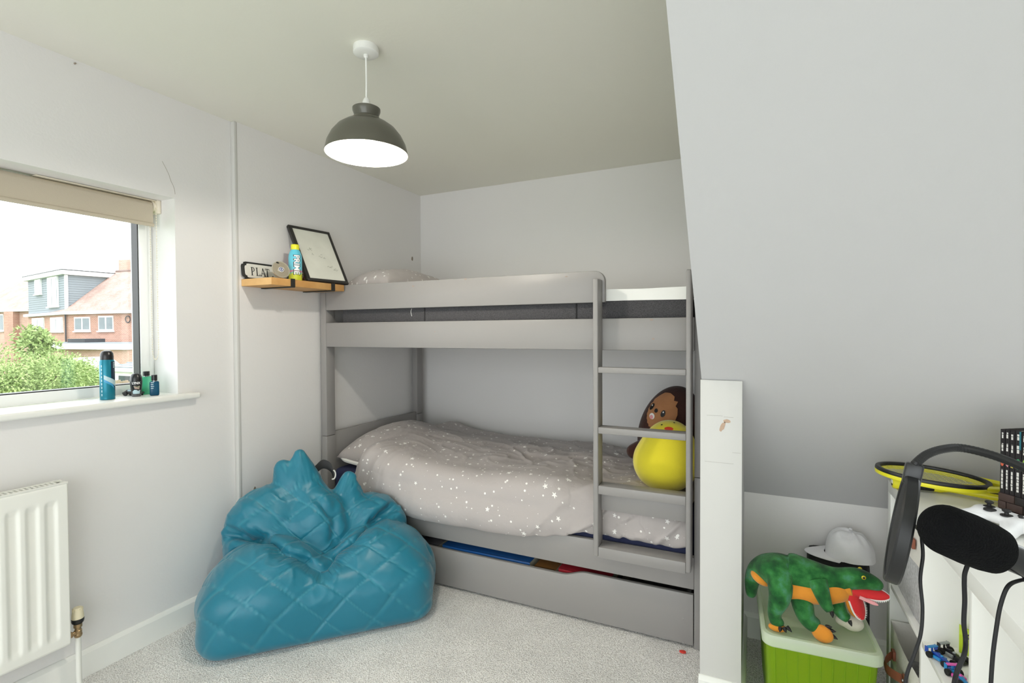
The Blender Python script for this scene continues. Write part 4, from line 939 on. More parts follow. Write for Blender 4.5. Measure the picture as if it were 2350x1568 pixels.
# --- toy racing cars
mat('toy_blue', (32, 74, 168), .3, var=.2, vscale=20); mat('toy_black', (26, 26, 30), .35, var=.2, vscale=30); mat('toy_cyan', (40, 136, 200), .3, var=.2, vscale=20)
mat('toy_silver', (150, 156, 156), .3, var=.2, vscale=40); mat('toy_pink', (226, 92, 178), .4, var=.1, vscale=30); mat('tyre', (20, 20, 22), .8, var=.2, vscale=60)
def racer(loc, rz, body, accent, label, z=ZS):
    c = thing('toy_racing_car', label, 'toy car', (loc[0], loc[1], z), rz, None)
    c.scale = (.45,)*3
    build(MB().prism([(-.055, .012), (.050, .008), (.066, .010), (.066, .016), (.030, .024), (.012, .030), (-.006, .030), (-.014, .040), (-.050, .030), (-.058, .022)], -.011, .011, 'y'), 'body', body, c, bevel=.003, local=True)
    for s in (-1, 1): build(MB().box(-.032, .014, s*.012 if s > 0 else -.026, .026 if s > 0 else -.012, .008, .024), 'side_pod', accent, c, bevel=.004, local=True)
    build(MB().box(.058, .074, -.034, .034, .007, .012), 'front_wing', body, c, bevel=.001, local=True)
    for s in (-1, 1): build(MB().box(-.068, -.048, s*.031-.0015, s*.031+.0015, .022, .056), 'wing_end_plate', body, c, local=True)
    build(MB().box(-.066, -.050, -.031, .031, .046, .052, Matrix.Rotation(radians(8), 4, 'Y')), 'rear_wing', accent, c, bevel=.001, local=True)
    build(MB().box(-.056, -.050, -.004, .004, .026, .047), 'wing_post', body, c, local=True)
    build(MB().ball((.004, 0, .032), (.008, .007, .007)), 'helmet', accent, c, local=True)
    for x, r in ((-.042, .0175), (.042, .0155)):
        for s in (-1, 1):
            w = build(MB().lathe([(r*.5, -.009), (r*.92, -.009), (r, -.006), (r, .006), (r*.92, .009), (r*.5, .009)], 22, frame((x, s*.030, r), (1, 0, 0), (0, 0, 1), (0, -1, 0))), 'wheel', 'tyre', c, local=True)
            build(MB().lathe([(r*.48, -.0085), (r*.48, .0085)], 14, frame((x, s*.030, r), (1, 0, 0), (0, 0, 1), (0, -1, 0))), 'hub', 'toy_silver', w, local=True)
q = at(2160, 1508, 'z', ZS+.012); racer((q.x, q.y), radians(-55), 'toy_blue', 'toy_cyan', 'blue toy racing car on the shelf beside a black one')
q = at(2188, 1500, 'z', ZS+.012); racer((q.x, q.y), radians(-55), 'toy_black', 'toy_silver', 'black toy racing car beside the blue one on the cube shelf')
q = at(2203, 1552, 'z', ZS+.012); racer((q.x, q.y), radians(-70), 'toy_cyan', 'toy_pink', 'light blue and pink toy racing car on the cube shelf')
mat('lime', (190, 214, 44), .5, var=.25, vscale=12, c2=(168, 190, 30))
lp = thing('lime_packet', 'lime green printed packet standing behind the toy racing cars', 'packet', (.525, 1.670, ZS), radians(-28))
P = [[(x, .012*(1-abs(x)/.045)*s*(1 if .015 < z < .065 else .3), z+(.012*sin(x*60) if z > .07 else 0)) for z in np.linspace(0, .080, 8)] for s in (1, -1) for x in (np.linspace(-.045, .045, 9) if s > 0 else np.linspace(.045, -.045, 9))]
build(MB().grid(P, closeu=True), 'packet', 'lime', lp, local=True, smooth=60)
m = MB()
for (x, z, r) in ((-.012, .035, .010), (-.02, .055, .006), (.012, .03, .007)): m.tube([(x+r*cos(a), -.0135, z+r*sin(a)) for a in np.linspace(.3, 4.5, 9)], .0018, 5)
o = build(m, 'print', 'print_black', lp, local=True); o['kind'] = 'stuff'

# ------------------------------------------------------------------ rackets on top of the shelving
mat('racket_yellow', (232, 224, 40), .35, var=.08, vscale=12, coat=.2); mat('racket_black', (22, 22, 22), .4, var=.1, vscale=40); mat('grip_black', (26, 26, 26), .8, var=.3, vscale=120, bump=.3, bscale=200)
mat('string', (214, 210, 120), .5, var=.1, vscale=60)
def racket(loc, rz, label, tilt=0.):
    """lies flat, handle along -x local, head centre at origin"""
    k = thing('racket', label, 'racket', loc, rz); T = Matrix.Rotation(tilt, 4, 'Y'); a, b = .135, .108; z = .016
    def tor(rad, zz, flat=1., off=0., n=72): return [T @ Vector(((a+off)*cos(t), (b+off)*sin(t), zz)) for t in np.linspace(0, 2*pi, n, endpoint=False)]
    def ring(zz0, zz1, off0, off1): return [[T @ Vector(((a+o)*cos(t), (b+o)*sin(t), h)) for (o, h) in ((-off0, zz0), (off0, zz0), (off1, zz1), (-off1, zz1))] for t in np.linspace(0, 2*pi, 80, endpoint=False)]
    h = build(MB().grid(ring(z-.011, z+.001, .0065, .0075), closeu=True, closev=True), 'frame_lower', 'racket_yellow', k, local=True, smooth=50, bevel=.002)
    build(MB().grid(ring(z+.001, z+.011, .0075, .0060), closeu=True, closev=True), 'frame_upper', 'racket_black', k, local=True, smooth=50, bevel=.002)
    m = MB()
    for i in range(-7, 8):
        x = i*.0165; yy = b*sqrt(max(0, 1-(x/a)**2)); m.tube([T @ Vector((x, -yy, z)), T @ Vector((x, yy, z))], .0007, 4, False)
    for i in range(-6, 7):
        yv = i*.0158; xx = a*sqrt(max(0, 1-(yv/b)**2)); m.tube([T @ Vector((-xx, yv, z+.0006)), T @ Vector((xx, yv, z+.0006))], .0007, 4, False)
    st = build(m, 'strings', 'string', k, local=True); st['kind'] = 'stuff'
    for s in (-1, 1):
        pts = catmull([(-a*.80, s*b*.60, z), (-a-.03, s*.038, z), (-a-.075, s*.016, z), (-a-.10, s*.011, z)], 6)
        build(MB().tube([T @ p for p in pts], .0085, 10, flat=1.1), 'throat', 'racket_yellow', k, local=True)
    build(MB().tube([T @ Vector((-a-.085, 0, z)), T @ Vector((-a-.11, 0, z)), T @ Vector((-a-.125, 0, z))], [.012, .0165, .0155], 14), 'throat_cone', 'racket_yellow', k, local=True)
    build(MB().tube([T @ Vector((-a-.12, 0, z)), T @ Vector((-a-.21, 0, z))], .0150, 8), 'grip', 'grip_black', k, local=True, bevel=.002)
    bt = build(MB().tube([T @ Vector((-a-.205, 0, z)), T @ Vector((-a-.214, 0, z)), T @ Vector((-a-.226, 0, z)), T @ Vector((-a-.230, 0, z))], [.0155, .0185, .0185, .015], 12), 'butt_cap', 'racket_yellow', k, local=True)
    e = T @ Vector((-a-.2305, 0, z)); build(MB().box(-.0008, .0004, -.008, .008, -.001, .009, Matrix.Translation(e)), 'cap_badge', 'print_white', bt, local=True)
    build(MB().box(-.0010, .0004, -.005, .005, -.008, -.003, Matrix.Translation(e)), 'cap_mark', 'print_black', bt, local=True)
    return k
racket((.765, 1.995, KZ+.0026), radians(0), 'yellow and black racket lying under another, its grip towards the wall end', 0)
racket((.490, 1.965, KZ+.0405), radians(180), 'yellow and black racket lying on top of another one on the shelving', radians(-4))

# ------------------------------------------------------------------ books on a dark box
mat('book_black', (32, 27, 30), .5, var=.2, vscale=20); mat('book_pages', (226, 220, 200), .8, var=.2, vscale=200); mat('book_teal', (40, 110, 124), .5, var=.2, vscale=20)
mat('spine_white', (232, 230, 226), .5, var=.1, vscale=60)
mat('brick_brown', (70, 52, 48), .6, var=.3, vscale=25); mat('brick_dark', (38, 33, 34), .6, var=.3, vscale=25); mat('box_dark', (28, 24, 26), .7, var=.2, vscale=20)
rd = Vector((.56, -.83, 0)).normalized(); rp = Vector((.83, .56, 0)).normalized(); RB = Vector((.603, 1.822, KZ))
RZ = atan2(rd.y, rd.x)
def RM(a, b, z): return RB+rd*a+rp*b+Vector((0, 0, z))
bxh = .064; bw = .20; bdp = .12
bk = thing('display_box', 'dark brown brick-patterned box under the row of books', 'box', RM(bw/2, bdp/2, 0), RZ)
build(MB().box(-bw/2+.002, bw/2-.002, -bdp/2+.002, bdp/2-.002, .0, bxh-.002), 'core', 'box_dark', bk, local=True)
for row in range(3):
    zz0 = .001+row*.0213; k = 0; x = -bw/2-(.02 if row % 2 else 0)
    while x < bw/2:
        a0, a1 = max(x+.0008, -bw/2), min(x+.0392, bw/2)
        if a1-a0 > .006: build(MB().box(a0, a1, -bdp/2-.002, -bdp/2+.004, zz0+.0006, zz0+.0205), 'brick', 'brick_brown' if (row+k) % 3 else 'brick_dark', bk, local=True, bevel=.001)
        x += .04; k += 1
    y = -bdp/2
    for k in range(4):
        a0 = -bdp/2+.002+k*.033-(.016 if row % 2 else 0); a1 = min(a0+.032, bdp/2); a0 = max(a0, -bdp/2)
        build(MB().box(-bw/2-.002, -bw/2+.004, a0, a1, zz0+.0006, zz0+.0205), 'brick', 'brick_dark' if k % 2 else 'brick_brown', bk, local=True, bevel=.001)
motifs = [(226, 96, 60), (226, 150, 160), (226, 206, 70), (44, 150, 90), (150, 196, 70), (190, 60, 60), (90, 90, 180), (210, 150, 60)]
desc = ['an orange', 'a pink', 'a yellow', 'a green', 'a lime', 'a red', 'a violet', 'an amber']
a = 0.
for i, mc in enumerate(motifs):
    th = [.0115, .0105, .0115, .0150, .0125, .0115, .0105, .0115][i]; h = .173+.002*(i % 2); mt_ = mat('motif_%d' % i, mc, .5, var=.5, vscale=90, c2=tuple(v*.6+60 for v in mc))
    b = thing('paperback_book', 'black-spined paperback with %s motif in the row on the dark box' % desc[i], 'book', RM(a+th/2, .06, bxh), RZ, 'paperbacks on the dark box')
    # local x along the row, -y the spine side
    build(MB().box(-th/2+.0015, th/2-.0015, -.053, .052, .002, h-.002), 'pages', 'book_pages', b, local=True)
    cv = build(MB().box(-th/2+.0003, -th/2+.0016, -.055, .055, 0, h).box(th/2-.0016, th/2-.0003, -.055, .055, 0, h).box(-th/2+.0003, th/2-.0003, -.056, -.0535, 0, h), 'cover', 'book_black', b, local=True)
    M = frame((0, -.0565, 0), (0, 0, -1), (1, 0, 0), (0, -1, 0))          # text runs down the spine
    build(MB().prism(blob(0, h*.50, th*.36, h*.085, 11, i+20), -.0572, -.0566, 'y'), 'spine_motif', mt_, cv, local=True, smooth=0)
    m = MB()      # blurred print on the spine: title marks below and above the motif, volume mark on top
    r = random.Random(i)
    def dashes(z0, z1, wd):
        z = z0
        while z < z1:
            l = .005+r.random()*.006; m.box(-wd/2+(r.random()-.5)*.001, wd/2, -.0571, -.0566, z, min(z+l, z1)); z += l+.0016
    dashes(h*.07, h*.37, th*.34); dashes(h*.66, h*.78, th*.34); dashes(h*.86, h*.95, th*.34)
    o = build(m, 'spine_print', 'spine_white', cv, local=True, smooth=0); o['kind'] = 'stuff'
    if i == 3: build(MB().box(th/2-.005, th/2-.0005, -.0570, -.0566, h*.72, h*.995), 'teal_stripe', 'book_teal', cv, local=True, smooth=0)
    a += th+.0008
# ------------------------------------------------------------------ game controller
mat('pad_white', (236, 237, 240), .4, var=.04, vscale=10); mat('pad_black', (30, 30, 32), .5, var=.1, vscale=40)
gp = thing('game_controller', 'white game controller lying on the shelving unit before the books', 'game controller', (.569, 1.700, KZ), radians(-58))
def pad_sdf(p):
    q = p.copy(); q[:, 0] = np.abs(q[:, 0]); d = ell(q, (0, .006, .030), (.060, .032, .019)); d = smin(d, capsule(q, (.040, .004, .028), (.058, -.048, .016), .0165), .02); d = smin(d, ell(q, (.045, .012, .029), (.028, .026, .018)), .015); return smax(d, q[:, 2]-.043, .006)
def local_star(name, c, sdf, m, parent, **k):
    R = np.array(ROOTM[parent]); Ri = np.linalg.inv(R); c = R[:3, :3] @ np.array(c)+R[:3, 3]
    return star_mesh(name, c, lambda p: sdf(p @ Ri[:3, :3].T+Ri[:3, 3]), m, parent, **k)
local_star('body', (0, -.004, .026), pad_sdf, 'pad_white', gp, sub=5, rmax=.1, K=60)
for x, y in ((-.042, .014), (.020, -.010)):
    build(MB().lathe([(.0045, .040), (.0045, .050), (.0085, .052), (.0095, .055), (.0075, .057), (.004, .056)], 18, Matrix.Translation((x, y, 0))), 'thumbstick', 'pad_black', gp, local=True)
    build(MB().lathe([(.0125, .041), (.0125, .0435), (.010, .0445), (.005, .0435)], 20, Matrix.Translation((x, y, 0))), 'stick_well', 'pad_black', gp, local=True)
build(MB().lathe([(.013, .041), (.013, .0445), (.011, .046), (.004, .045)], 20, Matrix.Translation((-.020, -.010, 0))), 'direction_pad', 'pad_black', gp, local=True)
for (x, y) in ((.042, .022), (.042, .004), (.033, .013), (.051, .013)): build(MB().lathe([(.005, .041), (.005, .0455), (.0035, .0465)], 14, Matrix.Translation((x, y, 0))), 'button', 'pad_black', gp, local=True)
build(MB().box(-.006, .006, .0368, .0385, .026, .030), 'port', 'pad_black', gp, local=True)
# ------------------------------------------------------------------ plush toys on the lower bunk
mat('plush_yellow', (240, 224, 48), .9, var=.12, vscale=7, c2=(228, 208, 36), sheen=.4, bump=.12, bscale=220)
mat('plush_brown', (62, 30, 22), .95, var=.4, vscale=14, c2=(44, 20, 16), sheen=.15, bump=.3, bscale=150)
mat('plush_tan', (176, 122, 80), .9, var=.5, vscale=16, c2=(150, 98, 60), sheen=.3, bump=.2, bscale=180)
mat('felt_black', (18, 16, 16), .6, var=.1, vscale=60); mat('felt_red', (226, 72, 44), .8, var=.1, vscale=40); mat('felt_pink', (232, 160, 164), .8, var=.1, vscale=40); mat('felt_white', (240, 238, 234), .8, var=.05, vscale=40)
yc = np.array((-.362, 2.375, .700))
yp = thing('plush_toy', 'round yellow plush toy with a small red beak on the lower bunk', 'plush toy', (yc[0], yc[1], .56))
def ysdf(p):
    d = ell(p, (yc[0], yc[1], .680), (.143, .150, .133)); return smin(d, ell(p, (yc[0]+.020, yc[1], .778), (.096, .100, .090)), .06)
star_mesh('body', yc, ysdf, 'plush_yellow', yp, sub=6, rmax=.3, K=50)
def surf_proj(sdf, c, d0, ax, ay, off):
    """(a,b) in the tangent frame of direction d0 -> point on the body"""
    def f(a, b):
        d = (Vector(d0)+Vector(ax)*a+Vector(ay)*b).normalized(); lo, hi = 0, .4; dd = np.array(d)
        for _ in range(22):
            m_ = (lo+hi)/2
            if sdf((np.array(c)+dd*m_)[None])[0] < 0: lo = m_
            else: hi = m_
        return Vector(np.array(c)+dd*(lo+off))
    return f
def disc(r, n=16, k=1.): return [(r*cos(2*pi*i/n), r*k*sin(2*pi*i/n)) for i in range(n)]
def face_dir(c, px, py, dist):
    P_ = CAMP+ray(px, py)*dist; return (P_-Vector(c)).normalized()
def feature(nm, m, parent, sdf, c, d0, poly, off, cuts=2):
    d0 = Vector(d0).normalized(); ax = Vector((0, 0, 1)).cross(-d0).normalized()*-1; ay = d0.cross(ax).normalized()
    if ay.z < 0: ay = -ay
    mb = MB(); patch(mb, poly, surf_proj(sdf, c, d0, ax, ay, off), cuts); return build(mb, nm, m, parent, smooth=80)
def hit(px, py, sdf, t0=1.9, t1=3.2):
    d = np.array(ray(px, py)); ts = np.linspace(t0, t1, 500); v = sdf(np.array(CAMP)+d*ts[:, None]); k = int(np.argmax(v < 0)) if (v < 0).any() else int(np.argmin(v)); return Vector(np.array(CAMP)+d*ts[k])
def ell_poly(cx, cy, rx, ry, rot=0., n=16): return [(cx+rx*cos(2*pi*i/n)*cos(rot)-ry*sin(2*pi*i/n)*sin(rot), cy+rx*cos(2*pi*i/n)*sin(rot)+ry*sin(2*pi*i/n)*cos(rot)) for i in range(n)]
hc = (yc[0]+.020, yc[1], .775)
feature('beak', 'felt_red', yp, ysdf, hc, hit(1535, 985, ysdf)-Vector(hc), ell_poly(0, 0, .19, .10), .003)
for (px, py) in ((1547, 971), (1519, 976)): feature('eye', 'felt_black', yp, ysdf, hc, hit(px, py, ysdf)-Vector(hc), ell_poly(0, 0, .045, .04), .002)
# brown long-haired toy behind it
bc = np.array((-.395, 2.70, .765)); bp = thing('plush_toy', 'dark brown furry plush toy with tan face and open pink mouth', 'plush toy', (bc[0], bc[1], .56))
Rt = np.array(Matrix.Rotation(radians(18), 3, 'Y'))
def bsdf(p):
    d = ell(p, bc, (.148, .120, .232), Rt)
    d = smin(d, capsule(p, (-.47, 2.62, .70), (-.545, 2.575, .665), .038), .03); return d
star_mesh('body', bc, bsdf, 'plush_brown', bp, sub=6, rmax=.32, K=60)
# scruffy-edged face
fc = hit(1516, 955, bsdf); fd = (fc-Vector(bc)).normalized(); r_ = random.Random(3); poly = []
for i in range(44):
    t = 2*pi*i/44; rx = .56; ry = .66; sp = 1+(.13 if i % 2 else -.03)*(1 if (t < 2.0 or t > 5.2) else .45)*(.7+.6*r_.random()); poly.append((rx*sp*cos(t)-.05, ry*sp*sin(t)))
tilt = radians(-18); poly = [(a*cos(tilt)-b*sin(tilt), a*sin(tilt)+b*cos(tilt)) for a, b in poly]
feature('face', 'plush_tan', bp, bsdf, bc, fd, poly, .004, 2)
def on_face(px, py): return hit(px, py, bsdf)-Vector(bc)
for (px, py) in ((1498, 936), (1522, 952)):
    e_ = feature('eye', 'felt_black', bp, bsdf, bc, on_face(px, py), ell_poly(0, 0, .072, .112, -.35), .0065, 1); feature('eye_glint', 'felt_white', e_ if False else bp, bsdf, bc, on_face(px+1, py-3), ell_poly(0, 0, .022, .024), .008, 1)
feature('nose', 'felt_black', bp, bsdf, bc, on_face(1507, 945), ell_poly(0, 0, .062, .066, .6), .0068, 1)
feature('mouth', 'felt_white', bp, bsdf, bc, on_face(1498, 957), ell_poly(0, 0, .115, .10, -.5), .0065, 1); feature('tongue', 'felt_pink', bp, bsdf, bc, on_face(1497, 959), ell_poly(0, 0, .075, .066, -.5), .0080, 1)
# ------------------------------------------------------------------ green storage tub
MATS['tub_green'] = sheer_mat('tub_green', (150, 190, 22), .80, .3); MATS['tub_lid'] = sheer_mat('tub_lid', (236, 246, 226), .80, .4)
tb = thing('storage_tub', 'translucent green plastic storage tub with a pale clip lid', 'storage box', (.172, 1.96, 0), radians(3))
TW, TD, TH = .155, .215, .315
def tub():
    P = []; N = 10
    def ringpts(w, d, z, r=.03):
        out = []
        for (cx, cy, a0) in ((w-r, d-r, 0), (-w+r, d-r, pi/2), (-w+r, -d+r, pi), (w-r, -d+r, 3*pi/2)):
            for k in range(N+1): a = a0+pi/2*k/N; out.append((cx+r*cos(a), cy+r*sin(a), z))
        return out
    rows = [ringpts(TW*.84, TD*.86, .002), ringpts(TW*.86, TD*.88, .010)]+[ringpts(TW*(.86+.10*t), TD*(.88+.09*t), .01+(TH-.01)*t) for t in (.2, .4, .6, .8, 1)]+[ringpts(TW*.985, TD*.985, TH), ringpts(TW*.985, TD*.985, TH+.006)]
    b = MB().grid(rows, closev=True); b.add(rows[0], [tuple(range(len(rows[0])))]); build(b, 'tub', 'tub_green', tb, local=True)
    for k in range(9):
        x = -TW*.80+TW*1.6*k/8; build(MB().tube([(x*.93, -TD*.882, .02), (x, -TD*.968, TH-.01)], .0018, 6), 'moulded_rib', 'tub_green', tb, local=True)
    l = [ringpts(TW*1.005, TD*1.005, TH-.014), ringpts(TW*1.02, TD*1.02, TH-.010), ringpts(TW*1.02, TD*1.02, TH+.014), ringpts(TW*1.005, TD*1.005, TH+.021), ringpts(TW*.95, TD*.955, TH+.021), ringpts(TW*.93, TD*.94, TH+.012)]
    b = MB().grid(l, closev=True); b.add(l[-1], [tuple(range(len(l[-1])))]); build(b, 'lid', 'tub_lid', tb, local=True)
tub()
# toys seen dimly through the tub
TM = ROOTM[tb]
for i, (x, y, z, r, c, nm) in enumerate(((-.06, -.10, .049, .050, (200, 196, 40), 'yellow'), (.055, -.11, .060, .062, (60, 130, 40), 'green'), (-.015, -.075, .168, .070, (206, 150, 60), 'orange'), (.062, .050, .203, .060, (210, 190, 200), 'pale pink'), (-.078, .07, .174, .055, (110, 130, 160), 'grey blue'), (.02, .10, .081, .085, (70, 80, 70), 'dark'))):
    p = TM @ Vector((x, y, z)); m = MB().ball(p, (r, r*.95, r*.9), 20, 14)
    tag(build(m, 'toy_ball', mat('toy_ball_%d' % i, c, .5, var=.4, vscale=9)), '%s toy ball inside the green storage tub' % nm, 'toy ball', 'toys in the tub')
LZ = TH+.0125
# ------------------------------------------------------------------ dinosaur plush on the lid
def fur_mat():
    m = bpy.data.materials.new('dino_fur'); m.use_nodes = True; MATS['dino_fur'] = m; n = m.node_tree.nodes; l = m.node_tree.links; p = n['Principled BSDF']; p.inputs['Roughness'].default_value = .95; p.inputs['Sheen Weight'].default_value = .12; p.inputs['Specular IOR Level'].default_value = .2
    tc = n.new('ShaderNodeTexCoord'); a = n.new('ShaderNodeTexNoise'); a.inputs['Scale'].default_value = 22; a.inputs['Detail'].default_value = 5; l.new(tc.outputs['Object'], a.inputs['Vector'])
    r = n.new('ShaderNodeValToRGB'); e = r.color_ramp.elements; e[0].position = .30; e[0].color = lin((22, 58, 34)); e[1].position = .76; e[1].color = lin((122, 140, 44))
    k = e.new(.45); k.color = lin((34, 92, 44)); k = e.new(.56); k.color = lin((52, 116, 58)); k = e.new(.65); k.color = lin((70, 128, 96)); l.new(a.outputs['Fac'], r.inputs[0]); l.new(r.outputs[0], p.inputs['Base Color'])
    f = n.new('ShaderNodeTexNoise'); f.inputs['Scale'].default_value = 260; l.new(tc.outputs['Object'], f.inputs['Vector']); b = n.new('ShaderNodeBump'); b.inputs['Strength'].default_value = .3; b.inputs['Distance'].default_value = .004; l.new(f.outputs['Fac'], b.inputs['Height']); l.new(b.outputs[0], p.inputs['Normal'])
fur_mat(); mat('dino_orange', (216, 140, 40), .9, var=.3, vscale=18, c2=(196, 112, 26), sheen=.2, bump=.15, bscale=200); mat('dino_red', (214, 34, 40), .8, var=.15, vscale=20, sheen=.2, bump=.1, bscale=200)
def skin(V, E, root, sub=2):
    me = bpy.data.meshes.new('s'); names = list(V); me.from_pydata([V[k][0] for k in names], [(names.index(a), names.index(b)) for a, b in E], [])
    ob = bpy.data.objects.new('s', me); COL.objects.link(ob); ob.modifiers.new('k', 'SKIN'); sd = me.skin_vertices[0].data
    for i, k in enumerate(names):
        r = V[k][1]; sd[i].radius = r if isinstance(r, tuple) else (r, r); sd[i].use_root = (k == root)
    u = ob.modifiers.new('u', 'SUBSURF'); u.levels = sub; u.render_levels = sub
    dg = bpy.context.evaluated_depsgraph_get(); out = bpy.data.meshes.new_from_object(ob.evaluated_get(dg)); bpy.data.objects.remove(ob); return out
def dino():
    D = thing('dinosaur_plush', 'green plush dinosaur with orange belly and gaping red mouth on the tub lid', 'plush toy', (.16, 1.85, LZ))
    Yc = 1.860; z = LZ-.002
    V = {'tip': ((-.008, Yc+.045, z+.035), .016), 't1': ((-.006, Yc+.035, z+.105), .026), 't2': ((.012, Yc+.02, z+.155), .040), 'hip': ((.075, Yc, z+.168), .058), 'mid': ((.135, Yc-.005, z+.165), .066), 'chest': ((.195, Yc-.01, z+.160), .054), 'neck': ((.240, Yc-.012, z+.172), .034), 'head': ((.285, Yc-.014, z+.190), .036), 'sn1': ((.325, Yc-.016, z+.184), .024), 'sn2': ((.352, Yc-.018, z+.172), .014),
         'a1': ((.078, Yc-.055, z+.150), .040), 'a2': ((.076, Yc-.078, z+.105), .034), 'a3': ((.058, Yc-.066, z+.060), .023), 'a4': ((.062, Yc-.062, z+.024), .023), 'a5': ((.086, Yc-.072, z+.018), .015),
         'b1': ((.130, Yc-.030, z+.120), .034), 'b2': ((.140, Yc-.060, z+.080), .034), 'b3': ((.152, Yc-.062, z+.045), .026), 'b4': ((.185, Yc-.066, z+.036), .027),
         }
    E = [('tip', 't1'), ('t1', 't2'), ('t2', 'hip'), ('hip', 'mid'), ('mid', 'chest'), ('chest', 'neck'), ('neck', 'head'), ('head', 'sn1'), ('sn1', 'sn2'), ('hip', 'a1'), ('a1', 'a2'), ('a2', 'a3'), ('a3', 'a4'), ('a4', 'a5'), ('mid', 'b1'), ('b1', 'b2'), ('b2', 'b3'), ('b3', 'b4')]
    me = skin(V, E, 'mid', 3); me.name = 'body'
    inv = ROOTM[D].inverted(); me.materials.append(MATS['dino_fur']); me.polygons.foreach_set('use_smooth', [True]*len(me.polygons))
    me.transform(inv); o = bpy.data.objects.new('body', me); COL.objects.link(o); o.parent = D; ROOTM[o] = ROOTM[D]
    # orange belly, throat and tail underside, sewn-on arms
    def dsdf(p):
        d = ell(p, (.140, Yc-.012, z+.128), (.100, .062, .042)); d = smin(d, ell(p, (.215, Yc-.016, z+.140), (.055, .042, .038)), .02); return d
    star_mesh('belly', (.165, Yc-.012, z+.130), dsdf, 'dino_orange', D, sub=5, rmax=.2, K=60)
    build(MB().tube(catmull([(.232, Yc-.016, z+.138), (.252, Yc-.016, z+.152), (.268, Yc-.016, z+.158)], 5), [.030]*5+[.027]*5+[.022], 16), 'throat', 'dino_orange', D)
    build(MB().ball((.022, Yc-.008, z+.132), (.034, .030, .018), 18, 12, Matrix.Rotation(radians(28), 3, 'Y')), 'tail_underside', 'dino_orange', D)
    for pts in (((.178, Yc-.045, z+.168), (.188, Yc-.066, z+.142), (.198, Yc-.080, z+.118), (.209, Yc-.088, z+.104)), ((.222, Yc-.012, z+.130), (.232, Yc-.026, z+.100), (.245, Yc-.036, z+.078), (.262, Yc-.042, z+.068))):
        P_ = catmull(pts, 6); n_ = len(P_); build(MB().tube(P_, [(.030-.018*(i/(n_-1))**.8)*(1 if i < n_-1 else .5) for i in range(n_)], 16), 'arm', 'dino_fur', D, smooth=70)
    Yh = Yc-.016
    # mouth: upper and lower red pads with white teeth, tongue
    def pad(nm, p0, p1, w0, w1, th, m, wv=(0, 1, 0)):
        p0 = Vector(p0); p1 = Vector(p1); d = (p1-p0); L = d.length; d.normalize(); yv = Vector(wv); yv = (yv-d*yv.dot(d)).normalized(); nv = d.cross(yv)
        out = MB(); rows = []
        for i in range(11):
            t = i/10; w = (w0+(w1-w0)*t)*sqrt(max(.02, 1-max(0, (t-.55)/.47)**2)); c = p0+d*L*t
            rows.append([c+yv*(w*cos(a))+nv*(th*(1-.5*t)*sin(a)) for a in np.linspace(0, 2*pi, 14, endpoint=False)])
        out.grid(rows, closev=True); out.add(rows[0], [tuple(range(14))]); out.add(rows[-1], [tuple(range(14))]); return build(out, nm, m, D, smooth=60), [(r[0], r[7]) for r in rows], nv
    u, eu, nu_ = pad('upper_mouth', (.270, Yh-.004, z+.156), (.364, Yh-.006, z+.150), .021, .017, .014, 'dino_red', (0, .55, .83))
    pad('lower_jaw', (.263, Yh, z+.162), (.284, Yh+.004, z+.068), .027, .024, .014, 'dino_orange', (.75, .66, 0))
    w, ew, nw = pad('lower_mouth', (.272, Yh-.004, z+.152), (.297, Yh-.010, z+.070), .025, .022, .011, 'dino_red', (.80, .60, 0))
    pad('tongue', (.288, Yh-.020, z+.140), (.334, Yh-.024, z+.128), .005, .006, .0035, 'felt_pink', (0, .3, .95))
    def teeth(edge, nm, off, hgt):
        pts = [a for a, b in edge[3:]]+[b for a, b in reversed(edge[3:])]; m = MB()
        pts = catmull(pts, 2)
        for i, p in enumerate(pts[:-1]):
            q = pts[i+1]; m.add([p, q, (p+q)/2+off, p+Vector((0, -.002, 0))], [(0, 1, 2), (0, 2, 3), (1, 3, 2), (0, 3, 1)])
        m.tube(pts, .0022, 5); o = build(m, nm, 'felt_white', D, smooth=0); o['kind'] = 'stuff'
    teeth(eu, 'upper_teeth', Vector((0, 0, -.007)), .006); teeth(ew, 'lower_teeth', Vector((.007, 0, .001)), .006)
    # eyes, claws, orange soles
    for s in (-1, 1):
        c = Vector((.297, Yc-.014+s*.031, z+.205)); e = build(MB().ball(c, (.006, .004, .006), 14, 8), 'eye', mat('eye_yellow', (196, 180, 40), .25, var=.1, vscale=60) if 'eye_yellow' not in MATS else 'eye_yellow', D)
        build(MB().ball(c+Vector((0, s*.0028, 0)), (.0035, .0022, .0038), 12, 8), 'pupil', 'felt_black', e)
    for (x, y, zz, dx, dy, dz) in ((.094, -.078, .024, .010, -.008, -.006), (.086, -.084, .022, .004, -.009, -.006), (.076, -.084, .020, -.002, -.009, -.006), (.211, -.082, .030, .012, -.006, -.004), (.207, -.078, .042, .012, -.006, .002), (.199, -.078, .050, .010, -.008, .006), (.211, -.086, .103, .002, -.004, -.012), (.262, -.042, .066, .004, -.006, -.010)):
        c = Vector((x, Yc+y, z+zz)); build(MB().tube([c, c+Vector((dx, dy, dz))*.6, c+Vector((dx, dy, dz))*1.3], [.0062, .0052, .001], 9), 'claw', 'felt_black', D)
    build(MB().ball((.188, Yc-.080, z+.0275), (.030, .014, .026), 20, 12, Matrix.Rotation(radians(-20), 3, 'Z')), 'foot_sole', 'dino_orange', D)
    build(MB().ball((.068, Yc-.072, z+.0125), (.026, .016, .012), 20, 12), 'foot_sole', 'dino_orange', D)
dino()
